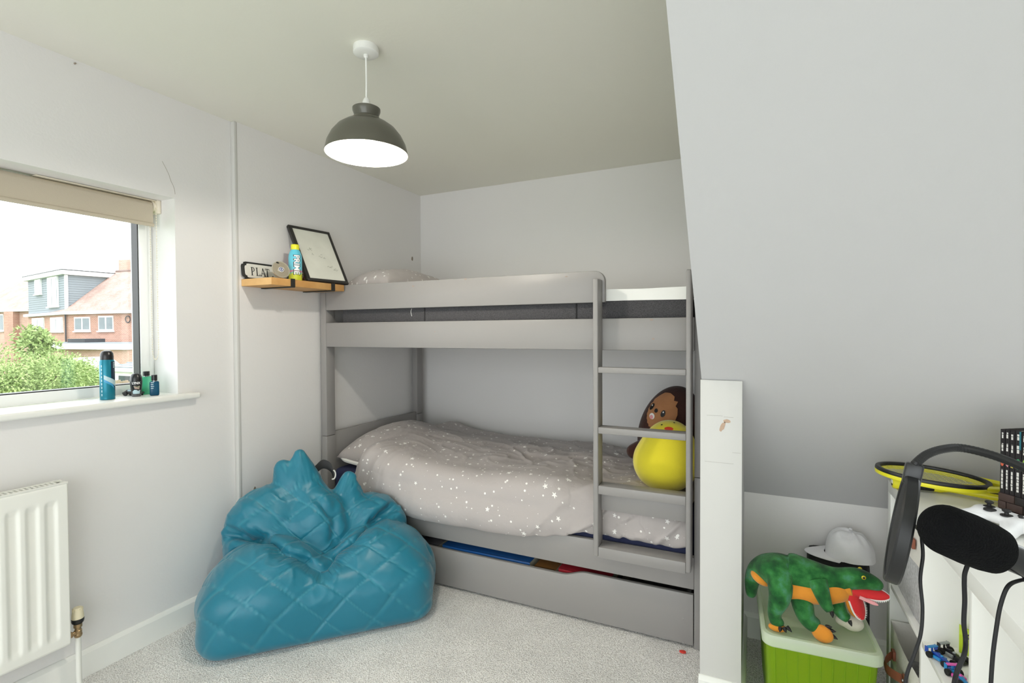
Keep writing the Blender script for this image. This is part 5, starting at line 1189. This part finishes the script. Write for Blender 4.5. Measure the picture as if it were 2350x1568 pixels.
# small cream toy on the lid
c = at(1976, 1418, 'y', 1.89); ct = thing('soft_toy', 'small cream soft toy lying on the tub lid under the dinosaur head', 'plush toy', (c.x, 1.89, LZ)); mat('cream_fleece', (226, 220, 204), .9, var=.2, vscale=20, sheen=.3, bump=.2, bscale=120)
cc = np.array((c.x-.022, 1.89, LZ+.0235))
star_mesh('body', cc, lambda p: smin(ell(p, cc, (.030, .024, .024)), ell(p, cc+np.array((-.030, -.008, .004)), (.017, .014, .014)), .012), 'cream_fleece', ct, sub=5, rmax=.08, K=40)
build(MB().ball(cc+np.array((-.034, -.012, .018)), (.006, .004, .006), 10, 6), 'ear', 'cream_fleece', ct)
# black bag standing behind the tub, white cap on it
mat('bag_black', (26, 26, 29), .7, var=.3, vscale=14, bump=.3, bscale=30)
def bagsdf(p):
    q = np.abs(p-np.array((.285, 2.255, .2145)))-np.array((.075, .035, .195)); return np.linalg.norm(np.maximum(q, 0), axis=1)+np.minimum(q.max(axis=1), 0)-.022
bb = thing('rucksack', 'black fabric bag standing behind the green tub', 'bag', (.285, 2.255, 0))
star_mesh('body', (.285, 2.255, .2145), bagsdf, 'bag_black', bb, sub=5, rmax=.4, K=80)
build(MB().tube(catmull([(.22, 2.228, .38), (.225, 2.212, .40), (.25, 2.205, .405), (.275, 2.212, .40), (.28, 2.228, .38)], 5), .007, 8, flat=.5), 'grab_loop', 'black_strap', bb)
mat('cap_cotton', (244, 243, 246), .85, var=.08, vscale=12, bump=.15, bscale=80)
cp = thing('baseball_cap', 'white baseball cap resting on the black bag by the knee wall', 'cap', (.318, 2.225, .432))
Y0c = 2.225; zc = .432
P = []
for i in range(15):
    t = i/14*pi/2; row = []
    for k in range(36):
        a = 2*pi*k/36; r = .078*cos(t)**.75 if t < pi/2-.01 else .0006; sw = 1+.018*abs(sin(3*a)); row.append((.322+r*sw*cos(a)*1.06+.010*noise.noise((cos(a)*1.6, sin(a)*1.6, t*1.5)), Y0c+r*sw*sin(a)*.98, zc+.004+.090*sin(t)**1.1*(1-.16*cos(a)*cos(t))+.018*noise.noise((cos(a)*2, sin(a)*2, t*2+5))*sin(t)))
    P.append(row)
build(MB().grid(P, closev=True), 'crown', 'cap_cotton', cp, smooth=70)
build(MB().ball((.322, Y0c, zc+.104), (.006, .006, .004), 10, 6), 'top_button', 'cap_cotton', cp)
m = MB(); up_r, lo_r = [], []
for k in range(17):
    a = pi*.62+pi*.76*k/16; ca, sa = cos(a), sin(a); inn = (.322+.080*ca*1.04, Y0c+.078*sa); outr = (.322+(.080+.062*max(0, cos(a-pi))**.6)*ca*1.04, Y0c+.078*sa*1.02)
    up_r.append([(inn[0], inn[1], zc+.008), ((inn[0]+outr[0])/2, (inn[1]+outr[1])/2, zc+.008), (outr[0], outr[1], zc+.001), (outr[0], outr[1], zc-.001), ((inn[0]+outr[0])/2, (inn[1]+outr[1])/2, zc+.005), (inn[0], inn[1], zc+.004)])
m.grid(up_r, closev=True); build(m, 'brim', 'cap_cotton', cp, smooth=50)
# ------------------------------------------------------------------ microphone, pop filter, arm and cables
mat('foam_black', (16, 17, 18), 1., var=.3, vscale=200, bump=.5, bscale=420, spec=.1); mat('mic_black', (24, 25, 27), .3, var=.1, vscale=30); mat('rubber_black', (17, 18, 20), .5, var=.15, vscale=25); mat('cable_black', (12, 12, 16), .65, var=.1, vscale=60)
a0 = CAMP+ray(2172, 1217)*.62; a1 = CAMP+ray(2268, 1257)*.62; ad_ = (a1-a0).normalized(); a2 = a0+ad_*.30
xx = Vector((0, 0, 1)).cross(ad_).normalized(); yy = ad_.cross(xx)
FM = frame(a0, xx, yy, ad_); L_ = (a1-a0).length; r0 = .0300
base = (CAMP+Vector((.60, .70, 0))); BX, BY_ = .60, .72
mic = thing('microphone', 'black studio microphone with foam windscreen hanging over the shelving', 'microphone', a1)
prof = [(.0005, -.0270)]+[(r0*sin(t), -.0270*cos(t)) for t in np.linspace(.15, pi/2, 10)]+[(r0*1.03, L_*.5), (r0*1.0, L_*.9), (r0*.93, L_+.008), (r0*.76, L_+.014), (.016, L_+.015)]
build(MB().lathe(prof, 40, FM), 'foam_windscreen', 'foam_black', mic)
build(MB().lathe([(.0155, L_+.005), (.0170, L_+.012), (.0170, L_+.12), (.014, L_+.126)], 32, FM), 'body', 'mic_black', mic)
build(MB().lathe([(.0165, L_+.060), (.0205, L_+.062), (.0205, L_+.077), (.0165, L_+.079)], 28, FM), 'shock_ring', 'rubber_black', mic)
k_ = FM @ Vector((0, 0, L_+.070)); build(MB().tube([k_+Vector((0, 0, -.018)), k_+Vector((.0, .0, -.042))], .008, 12), 'swivel', 'mic_black', mic)
arm = thing('boom_stand', 'black jointed microphone boom arm clamped to the shelving unit', 'boom stand', (.66, .72, KZ))
j0 = Vector((.66, .72, KZ)); j1 = Vector((.66, .72, KZ+.12)); e_ = k_+Vector((0, 0, -.046)); j2 = Vector((.58, .64, KZ+.20))
build(MB().lathe([(.024, 0), (.024, .012), (.014, .016), (.012, .05)], 24, Matrix.Translation(j0)), 'clamp', 'mic_black', arm)
build(MB().tube([j0+Vector((0, 0, .04)), j1, j2], .008, 12), 'lower_arm', 'mic_black', arm); build(MB().tube([j2, (j2+e_)/2+Vector((0, 0, -.01)), e_], .007, 12), 'upper_arm', 'mic_black', arm); build(MB().ball(j2, .013), 'joint', 'mic_black', arm); build(MB().ball(e_, .010), 'joint', 'mic_black', arm)
pf = thing('pop_filter', 'black round pop filter on a gooseneck before the microphone', 'pop filter', CAMP+ray(2070, 1330)*.72)
pt_, pb_ = CAMP+ray(2092, 1092)*.72, CAMP+ray(2044, 1335)*.72; pc = (pt_+pb_)/2; pr2 = (pt_-pb_).length/2; Ld = (pt_-pb_).normalized(); vd_ = (pc-CAMP).normalized(); nn = vd_.cross(Ld).normalized()
if nn.dot(RT) < 0: nn = -nn
nn = (nn*cos(radians(4))+vd_*sin(radians(4))).normalized(); Ld = (Ld-nn*Ld.dot(nn)).normalized(); PM = frame(pc, Ld, nn.cross(Ld), nn)
build(MB().lathe([(pr2-.007, -.008), (pr2-.002, -.0085), (pr2, -.006), (pr2, .006), (pr2-.002, .0085), (pr2-.007, .008), (pr2-.009, 0), (pr2-.007, -.008)], 64, PM, cap=False), 'ring', 'rubber_black', pf)
for zz in (-.006, .006): build(MB().lathe([(pr2-.006, zz), (pr2-.03, zz*1.1), (.0005, zz*1.3)], 40, PM, cap=False), 'mesh_screen', mat('mesh_black', (30, 30, 32), .8, var=.5, vscale=400) if 'mesh_black' not in MATS else 'mesh_black', pf)
tp = PM @ Vector((pr2, 0, 0)); build(MB().box(-.012, .018, -.010, .010, -.0105, .0105, frame(tp, Ld, nn.cross(Ld), nn)), 'connector', 'mic_black', pf, bevel=.003)
gk = [tp+Ld*.014]+[CAMP+ray(px, py)*d for px, py, d in ((2104, 1062, .715), (2128, 1043, .72), (2165, 1031, .725), (2210, 1029, .725), (2280, 1046, .70), (2350, 1074, .67), (2430, 1115, .64))]
am = e_+(j2-e_)*.5; gk += [Vector((.425, .845, 1.045)), Vector((.475, .80, .99)), am+Vector((.012, .010, .012)), am+Vector((0, 0, -.002))]
build(MB().lathe([(.008, -.012), (.012, -.012), (.012, .012), (.008, .012)], 18, frame(am, xx, yy, (j2-e_).normalized())), 'arm_clamp', 'mic_black', pf)
gk = catmull(gk, 14); build(MB().tube(gk, [.0055+.0004*(i % 2) for i in range(len(gk))], 12), 'gooseneck', 'rubber_black', pf, smooth=25)
CABO = iter(((.007, .002), (-.004, .007), (-.004, -.007)))
def cable(pts, label, dx, r=.0022):
    ox, oy = next(CABO)
    P = [FM @ Vector((ox, oy, L_+.124)), FM @ Vector((ox*1.6, oy*1.6, L_+.145))]+[CAMP+ray(x, y)*d for x, y, d in pts]; l = P[-1]; P += [Vector((l.x, l.y, l.z-.12)), Vector((l.x, l.y, .45)), Vector((l.x, l.y, .22)), Vector((l.x+dx*.3, l.y+.01, .06)), Vector((l.x+dx, l.y+.05, .004)), Vector((l.x+dx*2.4, l.y+.16, .004))]
    tag(build(MB().tube(catmull(P, 7), r, 8), 'microphone_cable', 'cable_black'), label, 'cable', 'hanging microphone cables')
cable([(2400, 1308, .73), (2300, 1268, .73), (2230, 1225, .71), (2175, 1190, .70), (2140, 1178, .70), (2120, 1196, .70), (2115, 1228, .695), (2118, 1275, .69), (2112, 1330, .69), (2117, 1395, .685), (2113, 1455, .68), (2097, 1505, .68), (2081, 1550, .675), (2077, 1600, .67)], 'black cable hanging from the rounded tip of the foam windscreen', -.05)
cable([(2400, 1345, .695), (2320, 1300, .695), (2260, 1268, .69), (2232, 1278, .685), (2216, 1310, .68), (2213, 1335, .68), (2214, 1380, .675), (2212, 1430, .67), (2216, 1470, .67), (2213, 1502, .66), (2197, 1540, .66), (2190, 1570, .655), (2187, 1610, .65)], 'black cable hanging below the middle of the foam windscreen', .06, .0027)
cable([(2400, 1345, .66), (2362, 1332, .64), (2335, 1334, .62), (2312, 1348, .60), (2296, 1390, .60), (2287, 1440, .60), (2279, 1500, .60), (2274, 1568, .60), (2272, 1610, .60)], 'black cable hanging from the microphone body behind the foam', .01)
# ------------------------------------------------------------------ what shows in the open gap of the drawer
def flatbook(x0, x1, y0, y1, z0, z1, c, label, rz=0., pages=True):
    b = thing('picture_book', label, 'book', ((x0+x1)/2, (y0+y1)/2, z0), rz); w, d, h = (x1-x0)/2, (y1-y0)/2, z1-z0; k = mat('cover_'+label.split()[0], c, .35, var=.4, vscale=8, c2=tuple(min(255, v*.6+20) for v in c))
    build(MB().box(-w+.002, w-.002, -d+.003, d-.002, .002, h-.002), 'pages', 'book_pages', b, local=True); build(MB().box(-w, w, -d, d, h-.003, h).box(-w, w, -d, d, 0, .003).box(-w, w, -d, -d+.003, 0, h), 'cover', k, b, local=True, bevel=.0008)
flatbook(-1.42, -.94, 2.160, 2.46, .150, .197, (36, 94, 164), 'blue shiny picture book lying in the open drawer')
flatbook(-.80, -.56, 2.165, 2.42, .150, .196, (176, 40, 52), 'red book lying in the open drawer')
flatbook(-.92, -.815, 2.165, 2.42, .150, .184, (140, 96, 50), 'brown book between the blue and red ones in the drawer')
flatbook(-1.85, -1.45, 2.165, 2.45, .150, .186, (120, 116, 120), 'grey picture book lying in the open drawer')
flatbook(-1.90, -.54, 2.19, 2.7, .042, .150, (70, 66, 60), 'dark stacked album filling the bottom of the drawer')
# ------------------------------------------------------------------ outside: neighbouring houses, garden
GZ = -2.9
def brick_mat(name, c1, c2, mort, sc=1.):
    m = bpy.data.materials.new(name); m.use_nodes = True; MATS[name] = m; n = m.node_tree.nodes; l = m.node_tree.links; p = n['Principled BSDF']; p.inputs['Roughness'].default_value = .9
    tc = n.new('ShaderNodeTexCoord'); b = n.new('ShaderNodeTexBrick'); b.inputs['Scale'].default_value = 1; b.inputs['Brick Width'].default_value = .225; b.inputs['Row Height'].default_value = .075; b.inputs['Mortar Size'].default_value = .010
    b.inputs['Color1'].default_value = lin(c1); b.inputs['Color2'].default_value = lin(c2); b.inputs['Mortar'].default_value = lin(mort); l.new(tc.outputs['UV'], b.inputs['Vector'])
    no = n.new('ShaderNodeTexNoise'); no.inputs['Scale'].default_value = .8; l.new(tc.outputs['UV'], no.inputs['Vector']); x = n.new('ShaderNodeMix'); x.data_type = 'RGBA'; x.blend_type = 'MULTIPLY'; x.inputs[0].default_value = .35; l.new(b.outputs[0], x.inputs[6]); l.new(no.outputs['Fac'], x.inputs[7]); l.new(x.outputs[2], p.inputs['Base Color'])
def tile_mat(name, c1, c2):
    m = bpy.data.materials.new(name); m.use_nodes = True; MATS[name] = m; n = m.node_tree.nodes; l = m.node_tree.links; p = n['Principled BSDF']; p.inputs['Roughness'].default_value = .9
    tc = n.new('ShaderNodeTexCoord'); b = n.new('ShaderNodeTexBrick'); b.inputs['Scale'].default_value = 1; b.inputs['Brick Width'].default_value = .17; b.inputs['Row Height'].default_value = .12; b.inputs['Mortar Size'].default_value = .012
    b.inputs['Color1'].default_value = lin(c1); b.inputs['Color2'].default_value = lin(c2); b.inputs['Mortar'].default_value = lin(tuple(v*.7 for v in c1)); l.new(tc.outputs['UV'], b.inputs['Vector'])
    no = n.new('ShaderNodeTexNoise'); no.inputs['Scale'].default_value = 1.2; no.inputs['Detail'].default_value = 6; l.new(tc.outputs['UV'], no.inputs['Vector']); x = n.new('ShaderNodeMix'); x.data_type = 'RGBA'; x.blend_type = 'SOFT_LIGHT'; x.inputs[0].default_value = .7; l.new(b.outputs[0], x.inputs[6]); l.new(no.outputs['Fac'], x.inputs[7]); l.new(x.outputs[2], p.inputs['Base Color'])
brick_mat('house_brick', (196, 142, 120), (176, 122, 102), (200, 184, 172)); brick_mat('pale_brick', (206, 162, 144), (192, 146, 128), (206, 190, 178))  # brick and tile colours lightened to carry the washed-out haze outside
tile_mat('roof_tile', (186, 158, 148), (172, 142, 132))
mat('ext_white', (232, 232, 230), .6, var=.05, vscale=2); mat('ext_glass', (104, 116, 120), .15, var=.4, vscale=2); mat('ext_grey', (132, 140, 146), .7, var=.1, vscale=2)
mat('ext_dark', (60, 62, 66), .6, var=.2, vscale=3); mat('grass', (96, 124, 62), .95, var=.5, vscale=1.5, c2=(70, 96, 46), bump=.4, bscale=20); mat('fence_wood', (176, 152, 130), .85, var=.3, vscale=6); mat('render_white', (228, 226, 220), .85, var=.08, vscale=1.5)
def boxuv(o, scale=1.):
    """metric uv: horizontal run and height (walls) or run and slope (roofs)"""
    me = o.data; u = me.uv_layers.new(name='uv')
    for p in me.polygons:
        nrm = p.normal; t = Vector((-nrm.y, nrm.x, 0)); t = t.normalized() if t.length > .05 else Vector((1, 0, 0)); w = nrm.cross(t)
        for li in p.loop_indices:
            c = me.vertices[me.loops[li].vertex_index].co; u.data[li].uv = (c.dot(t)*scale, c.dot(w)*scale)
    return o
def plan(px, d): p = CAMP+ray(px, 766)*d; return (p.x, p.y)          # ground-plan point from a picture column and a distance
def wallprism(pts, z0, z1): return MB().prism(pts, z0, z1, 'z')
struct(build(MB().box(-90, -2.75, -30, 70, GZ-.2, GZ), 'ground', 'grass', smooth=0))
def zpx(px, py, d): return (CAMP+ray(px, py)*d).z
# --- main house : left flank, corner, garden front
hl, hc_, hr = plan(66, 41), plan(152, 36), plan(345, 33.4)
e1 = Vector((hc_[0]-hl[0], hc_[1]-hl[1], 0)); e2 = Vector((hr[0]-hc_[0], hr[1]-hc_[1], 0)); nb = Vector((-e2.y, e2.x, 0)).normalized()
if nb.dot(Vector((hc_[0], hc_[1], 0))) < 0: nb = -nb                   # away from the viewer
back = [(hr[0]+nb.x*8, hr[1]+nb.y*8), (hl[0]+nb.x*5, hl[1]+nb.y*5)]
ze = zpx(152, 719, 36)
H = thing('brick_house', 'red brick house with grey clad dormer seen through the window', 'house', (hc_[0], hc_[1], GZ))
boxuv(build(wallprism([hl, hc_, hr]+back, GZ, ze), 'walls', 'house_brick', H, smooth=0))
def wall_frame(a, b):      # x along the wall to the right in view, z up, y towards the viewer
    a = Vector((a[0], a[1], 0)); b = Vector((b[0], b[1], 0)); ax = (b-a).normalized(); nv = Vector((ax.y, -ax.x, 0))
    if nv.dot(-a) < 0: nv = -nv
    return frame(a, ax, nv, (0, 0, 1)), ax, a
def wall_s(a, b, px, py):  # where a picture point lands on the wall plane
    M, ax, o = wall_frame(a, b); nv = M.to_3x3() @ Vector((0, 1, 0)); d = ray(px, py); t = (o-CAMP).dot(nv)/d.dot(nv); p = CAMP+d*t; return (p-o).dot(ax), p.z
def window(a, b, x0, y0, x1, y1, parent, panes=2, frame_m='ext_white', off=0.):
    s0, zt = wall_s(a, b, x0, y0); s1, zb = wall_s(a, b, x1, y1); M, ax, o = wall_frame(a, b)
    w = build(MB().box(s0, s1, off-.05, off+.06, zb, zt, M), 'window', frame_m, parent)
    n = panes; wd = (s1-s0)/n
    for k in range(n): build(MB().box(s0+wd*k+.10, s0+wd*(k+1)-.06, off+.06, off+.075, zb+.12, zt-.10, M), 'pane', 'ext_glass', w)
    build(MB().box(s0-.06, s1+.06, off-.05, off+.14, zb-.08, zb, M), 'window_ledge', frame_m, w)
for (x0, y0, x1, y1, n) in ((172, 728, 208, 760, 2), (227, 725.5, 261.5, 759.5, 2)): window(hc_, hr, x0, y0, x1, y1, H, n)
for (x0, y0, x1, y1, n) in ((75, 731, 103, 762, 2), (117, 729.5, 146, 761, 2)): window(hl, hc_, x0, y0, x1, y1, H, n)
for a, b in ((hl, hc_), (hc_, hr)):
    M, ax, o = wall_frame(a, b); L = (Vector((b[0], b[1], 0))-o).length; build(MB().box(-.1, L+.1, -.05, .28, ze-.10, ze+.10, M), 'gutter', 'ext_white', H)
M, ax, o = wall_frame(hc_, hr); build(MB().tube([M @ Vector((.12, .10, GZ)), M @ Vector((.12, .10, ze))], .05, 8), 'downpipe', 'ext_dark', H)
s, z_ = wall_s(hc_, hr, 296, 733); build(MB().tube([M @ Vector((s+.22*cos(a), .08, z_+.22*sin(a))) for a in np.linspace(0, 2*pi, 20)], .03, 6), 'satellite_dish', 'ext_dark', H)
# hipped roof
rtop = zpx(300, 622, 38.2); r1, r2 = plan(270, 38.6), plan(352, 37.4)
ov = -nb*.30
V = [Vector((hc_[0], hc_[1], ze))+ov, Vector((hr[0], hr[1], ze))+ov, Vector((r2[0], r2[1], rtop)), Vector((r1[0], r1[1], rtop)), Vector((hl[0], hl[1], ze)), Vector((back[1][0], back[1][1], ze)), Vector((back[0][0], back[0][1], ze))]
m = MB().add(V, [(0, 1, 2, 3), (4, 0, 3), (5, 4, 3), (1, 6, 2), (6, 5, 3, 2), (0, 4, 5, 6, 1)]); boxuv(build(m, 'roof', 'roof_tile', H, smooth=0))
# white verge flashing and ridge
build(MB().tube([V[3], V[2]], .10, 8), 'ridge', 'roof_tile', H)
# chimney
c0, c1 = plan(275, 38.9), plan(330, 38.4); cz = zpx(300, 596, 38.6); cm = MB().prism([c0, c1, (c1[0]+nb.x*.9, c1[1]+nb.y*.9), (c0[0]+nb.x*.9, c0[1]+nb.y*.9)], rtop-1.5, cz, 'z'); boxuv(build(cm, 'chimney', 'pale_brick', H, smooth=0))
# dormer : front over the left flank, cheek running back to the right
d0, d1, d2 = plan(68, 40.6), plan(153, 36.1), plan(278, 38.9); dz = zpx(153, 621, 36.1); db = [(d2[0]+nb.x*2, d2[1]+nb.y*2), (d0[0]+nb.x*3.5, d0[1]+nb.y*3.5)]
def clad(a, b, z0, z1, parent, nm):
    M, ax, o = wall_frame(a, b); L = (Vector((b[0], b[1], 0))-o).length; k = 0; z = z0
    while z < z1-.05:
        t = min(z+.165, z1); build(MB().prism([(.0, z), (.045, z), (.020, t), (.0, t)], 0, L, 'x', M), nm, 'ext_grey', parent); z += .165
DO = build(wallprism([d0, d1, d2]+db, ze-.1, dz-.05), 'dormer', 'ext_grey', H, smooth=0)
clad(d0, d1, ze, dz-.28, DO, 'cladding_board'); clad(d1, d2, ze+.1, dz-.28, DO, 'cladding_board')
for a, b in ((d0, d1), (d1, d2)):
    M, ax, o = wall_frame(a, b); L = (Vector((b[0], b[1], 0))-o).length; build(MB().box(-.25, L+.25, -.1, .30, dz-.30, dz, M), 'fascia', 'ext_white', DO); build(MB().box(-.27, L+.27, -.1, .32, dz, dz+.06, M), 'roof_edge', 'ext_dark', DO)
window(d0, d1, 113, 638, 137, 703, H, 2, off=.08); window(d0, d1, 84, 643, 98, 675, H, 1, off=.08)
M, ax, o = wall_frame(d1, d2); build(MB().box(-.05, .10, -.1, .10, ze-.1, dz-.3, M), 'corner_trim', 'ext_white', DO)
# --- flat roofed extension in front
x0_, x1_ = plan(80, 33), plan(284, 30.5); M, ax, o = wall_frame(x0_, x1_); L = (Vector((x1_[0], x1_[1], 0))-o).length; zf1, zf0 = zpx(284, 789, 30.5), zpx(284, 803, 30.5)
EX = thing('flat_roof_extension', 'white edged flat roof extension before the brick house', 'building', (o.x, o.y, GZ))
boxuv(build(MB().box(.1, L-.1, -3.0, -.25, GZ, zf0, M), 'walls', 'pale_brick', EX, smooth=0)); build(MB().box(0, L, -3.1, .0, zf0, zf1, M), 'fascia', 'ext_white', EX); build(MB().box(.05, L-.05, -3.05, -.05, zf1, zf1+.05, M), 'roof_felt', 'ext_grey', EX); build(MB().box(L*.30, L*.50, -1.6, -.4, zf1+.05, zf1+.28, M), 'roof_light', 'ext_dark', EX)
# --- shed with pale ribbed roof
s0, s1 = plan(262, 22), plan(345, 21); M, ax, o = wall_frame(s0, s1); L = (Vector((s1[0], s1[1], 0))-o).length; zs1, zs0 = zpx(300, 813, 23.5), zpx(300, 845, 21.5)
SHD = thing('garden_shed', 'garden shed with a pale ribbed roof below the brick house', 'shed', (o.x, o.y, GZ))
build(MB().box(0, L, -2.2, 0, GZ, zs0-.18, M), 'walls', 'render_white', SHD); build(MB().prism([(.15, zs0), (-2.3, zs1), (-2.3, zs1-.12), (.15, zs0-.16)], -.1, L+.1, 'x', M), 'roof', 'ext_white', SHD)
for k in range(7): t = k/7; build(MB().box(-.1, L+.1, -.04, .04, -.0, .05, M @ Matrix.Translation((0, .1-2.3*t, zs0+(zs1-zs0)*t))), 'roof_rib', 'ext_grey', SHD)
build(MB().box(.3, L, -.02, .03, zs0-1.0, zs0-.35, M), 'window', 'ext_dark', SHD)
# --- second house further left
k0, k1 = plan(-60, 47), plan(70, 44); M, ax, o = wall_frame(k0, k1); L = (Vector((k1[0], k1[1], 0))-o).length; zk = zpx(40, 713, 45); H2 = thing('brick_house', 'pale brick house with hazy pale tiled roof beyond the clad dormer', 'house', (o.x, o.y, GZ))
boxuv(build(MB().box(0, L, -7, 0, GZ, zk, M), 'walls', 'pale_brick', H2, smooth=0)); rz_ = zpx(0, 640, 48)
boxuv(build(MB().prism([(.35, zk-.05), (-3.5, rz_), (-7.35, zk-.05)], -.3, L+.3, 'x', M), 'roof', 'roof_tile', H2, smooth=0)); build(MB().box(-.3, L+.3, .1, .45, zk-.12, zk+.08, M), 'gutter', 'ext_white', H2)
s, _ = wall_s(k0, k1, 24, 740); s2, _ = wall_s(k0, k1, 45, 740); boxuv(build(MB().box(s, s2, 0, .45, GZ, zk-.1, M), 'chimney_breast', 'house_brick', H2, smooth=0)); window(k0, k1, -22, 722, 10, 760, H2, 2)
# --- fence, hedge and small white shed
f0, f1 = plan(175, 17), plan(360, 15.5); M, ax, o = wall_frame(f0, f1); L = (Vector((f1[0], f1[1], 0))-o).length; zf = zpx(230, 871, 16.6); FE = thing('garden_fence', 'weathered board fence across the garden beyond the window', 'fence', (o.x, o.y, GZ))
nbd = int(L/.125)
for k in range(nbd): build(MB().box(k*L/nbd+.004, (k+1)*L/nbd-.004, 0, .02, GZ, zf+.02*((k*7) % 3-1), M), 'board', 'fence_wood', FE)
build(MB().box(0, L, -.05, 0, zf-.4, zf-.3, M), 'rail', 'fence_wood', FE)
q0, q1 = plan(150, 26), plan(196, 25.5); M, ax, o = wall_frame(q0, q1); L = (Vector((q1[0], q1[1], 0))-o).length; zq = zpx(180, 842, 25.7); WS = thing('playhouse', 'small white gabled playhouse behind the bushy tree', 'shed', (o.x, o.y, GZ)); build(MB().box(0, L, -1.5, 0, GZ, zq, M), 'walls', 'render_white', WS); build(MB().prism([(-.1, zq), (L/2, zq+.45), (L+.1, zq), (L/2, zq+.36)], -1.6, .15, 'y', M), 'roof', 'ext_white', WS)
# --- leafy things
mat('leaf_a', (142, 160, 100), .8, var=.7, vscale=3, c2=(96, 122, 74)); mat('leaf_b', (168, 186, 120), .8, var=.8, vscale=3, c2=(112, 136, 82)); mat('bark', (98, 84, 70), .9, var=.4, vscale=6)  # leaf colours paled for the same outdoor haze
def leafy(name, label, cat, centre, rad, n, size, seed, ground=GZ, m='leaf_a'):
    r = random.Random(seed); c = Vector(centre); T = thing(name, label, cat, (c.x, c.y, ground)); mb = MB()
    blobs = [(c+Vector((rad[0]*.62*(r.random()*2-1), rad[1]*.6*(r.random()*2-1), rad[2]*.62*(r.random()*2-1))), .42+.28*r.random()) for _ in range(14)]
    vs = []; fs = []
    for i in range(n):
        b, k = blobs[i % 14]; d = Vector((r.gauss(0, 1), r.gauss(0, 1), r.gauss(0, 1))).normalized(); k2 = k*(.72+.36*r.random())
        p = b+Vector((d.x*rad[0]*k2, d.y*rad[1]*k2, d.z*rad[2]*k2)); u = (d.cross(Vector((r.random()-.5, r.random()-.5, r.random()-.5)))).normalized(); w = (d*.7+u.cross(d)*r.uniform(-1, 1)).normalized(); s = size*(.6+.8*r.random()); j = len(vs)
        vs += [p-u*s*.35, p+w*s, p+u*s*.35, p-w*s*.5]; fs.append((j, j+3, j+2, j+1))
    mb.add(vs, fs); o = build(mb, 'foliage', m, T, smooth=0); o['kind'] = 'stuff'
    build(MB().tube([(c.x, c.y, ground), (c.x+.05, c.y, (ground+c.z)/2), (c.x, c.y, c.z)], [.10, .08, .05], 8), 'trunk', 'bark', T)
    for k in range(5):
        e = blobs[k][0]; build(MB().tube([(c.x, c.y, ground+(c.z-ground)*.6), e], [.05, .02], 6), 'branch', 'bark', T)
pc_ = CAMP+ray(60, 884)*11.2
leafy('bushy_tree', 'light green bushy tree close outside the window', 'tree', (pc_.x, pc_.y, pc_.z-.25), (1.30, 1.35, .92), 42000, .040, 5, m='leaf_b')
pc_ = CAMP+ray(152, 872)*14.6
leafy('bushy_tree', 'darker green bushy tree beside the white playhouse', 'tree', (pc_.x, pc_.y, pc_.z-.2), (.95, .8, .72), 20000, .040, 8)
pc_ = CAMP+ray(210, 862)*19.5
leafy('garden_hedge', 'low green hedge behind the garden fence', 'hedge', (pc_.x, pc_.y, pc_.z), (.9, .5, .35), 1800, .10, 9)
pc_ = CAMP+ray(85, 762)*30
leafy('garden_shrub', 'pale shrub standing before the clad house flank', 'shrub', (pc_.x, pc_.y, pc_.z-.5), (.9, .9, 1.0), 1600, .16, 12, m='leaf_b')
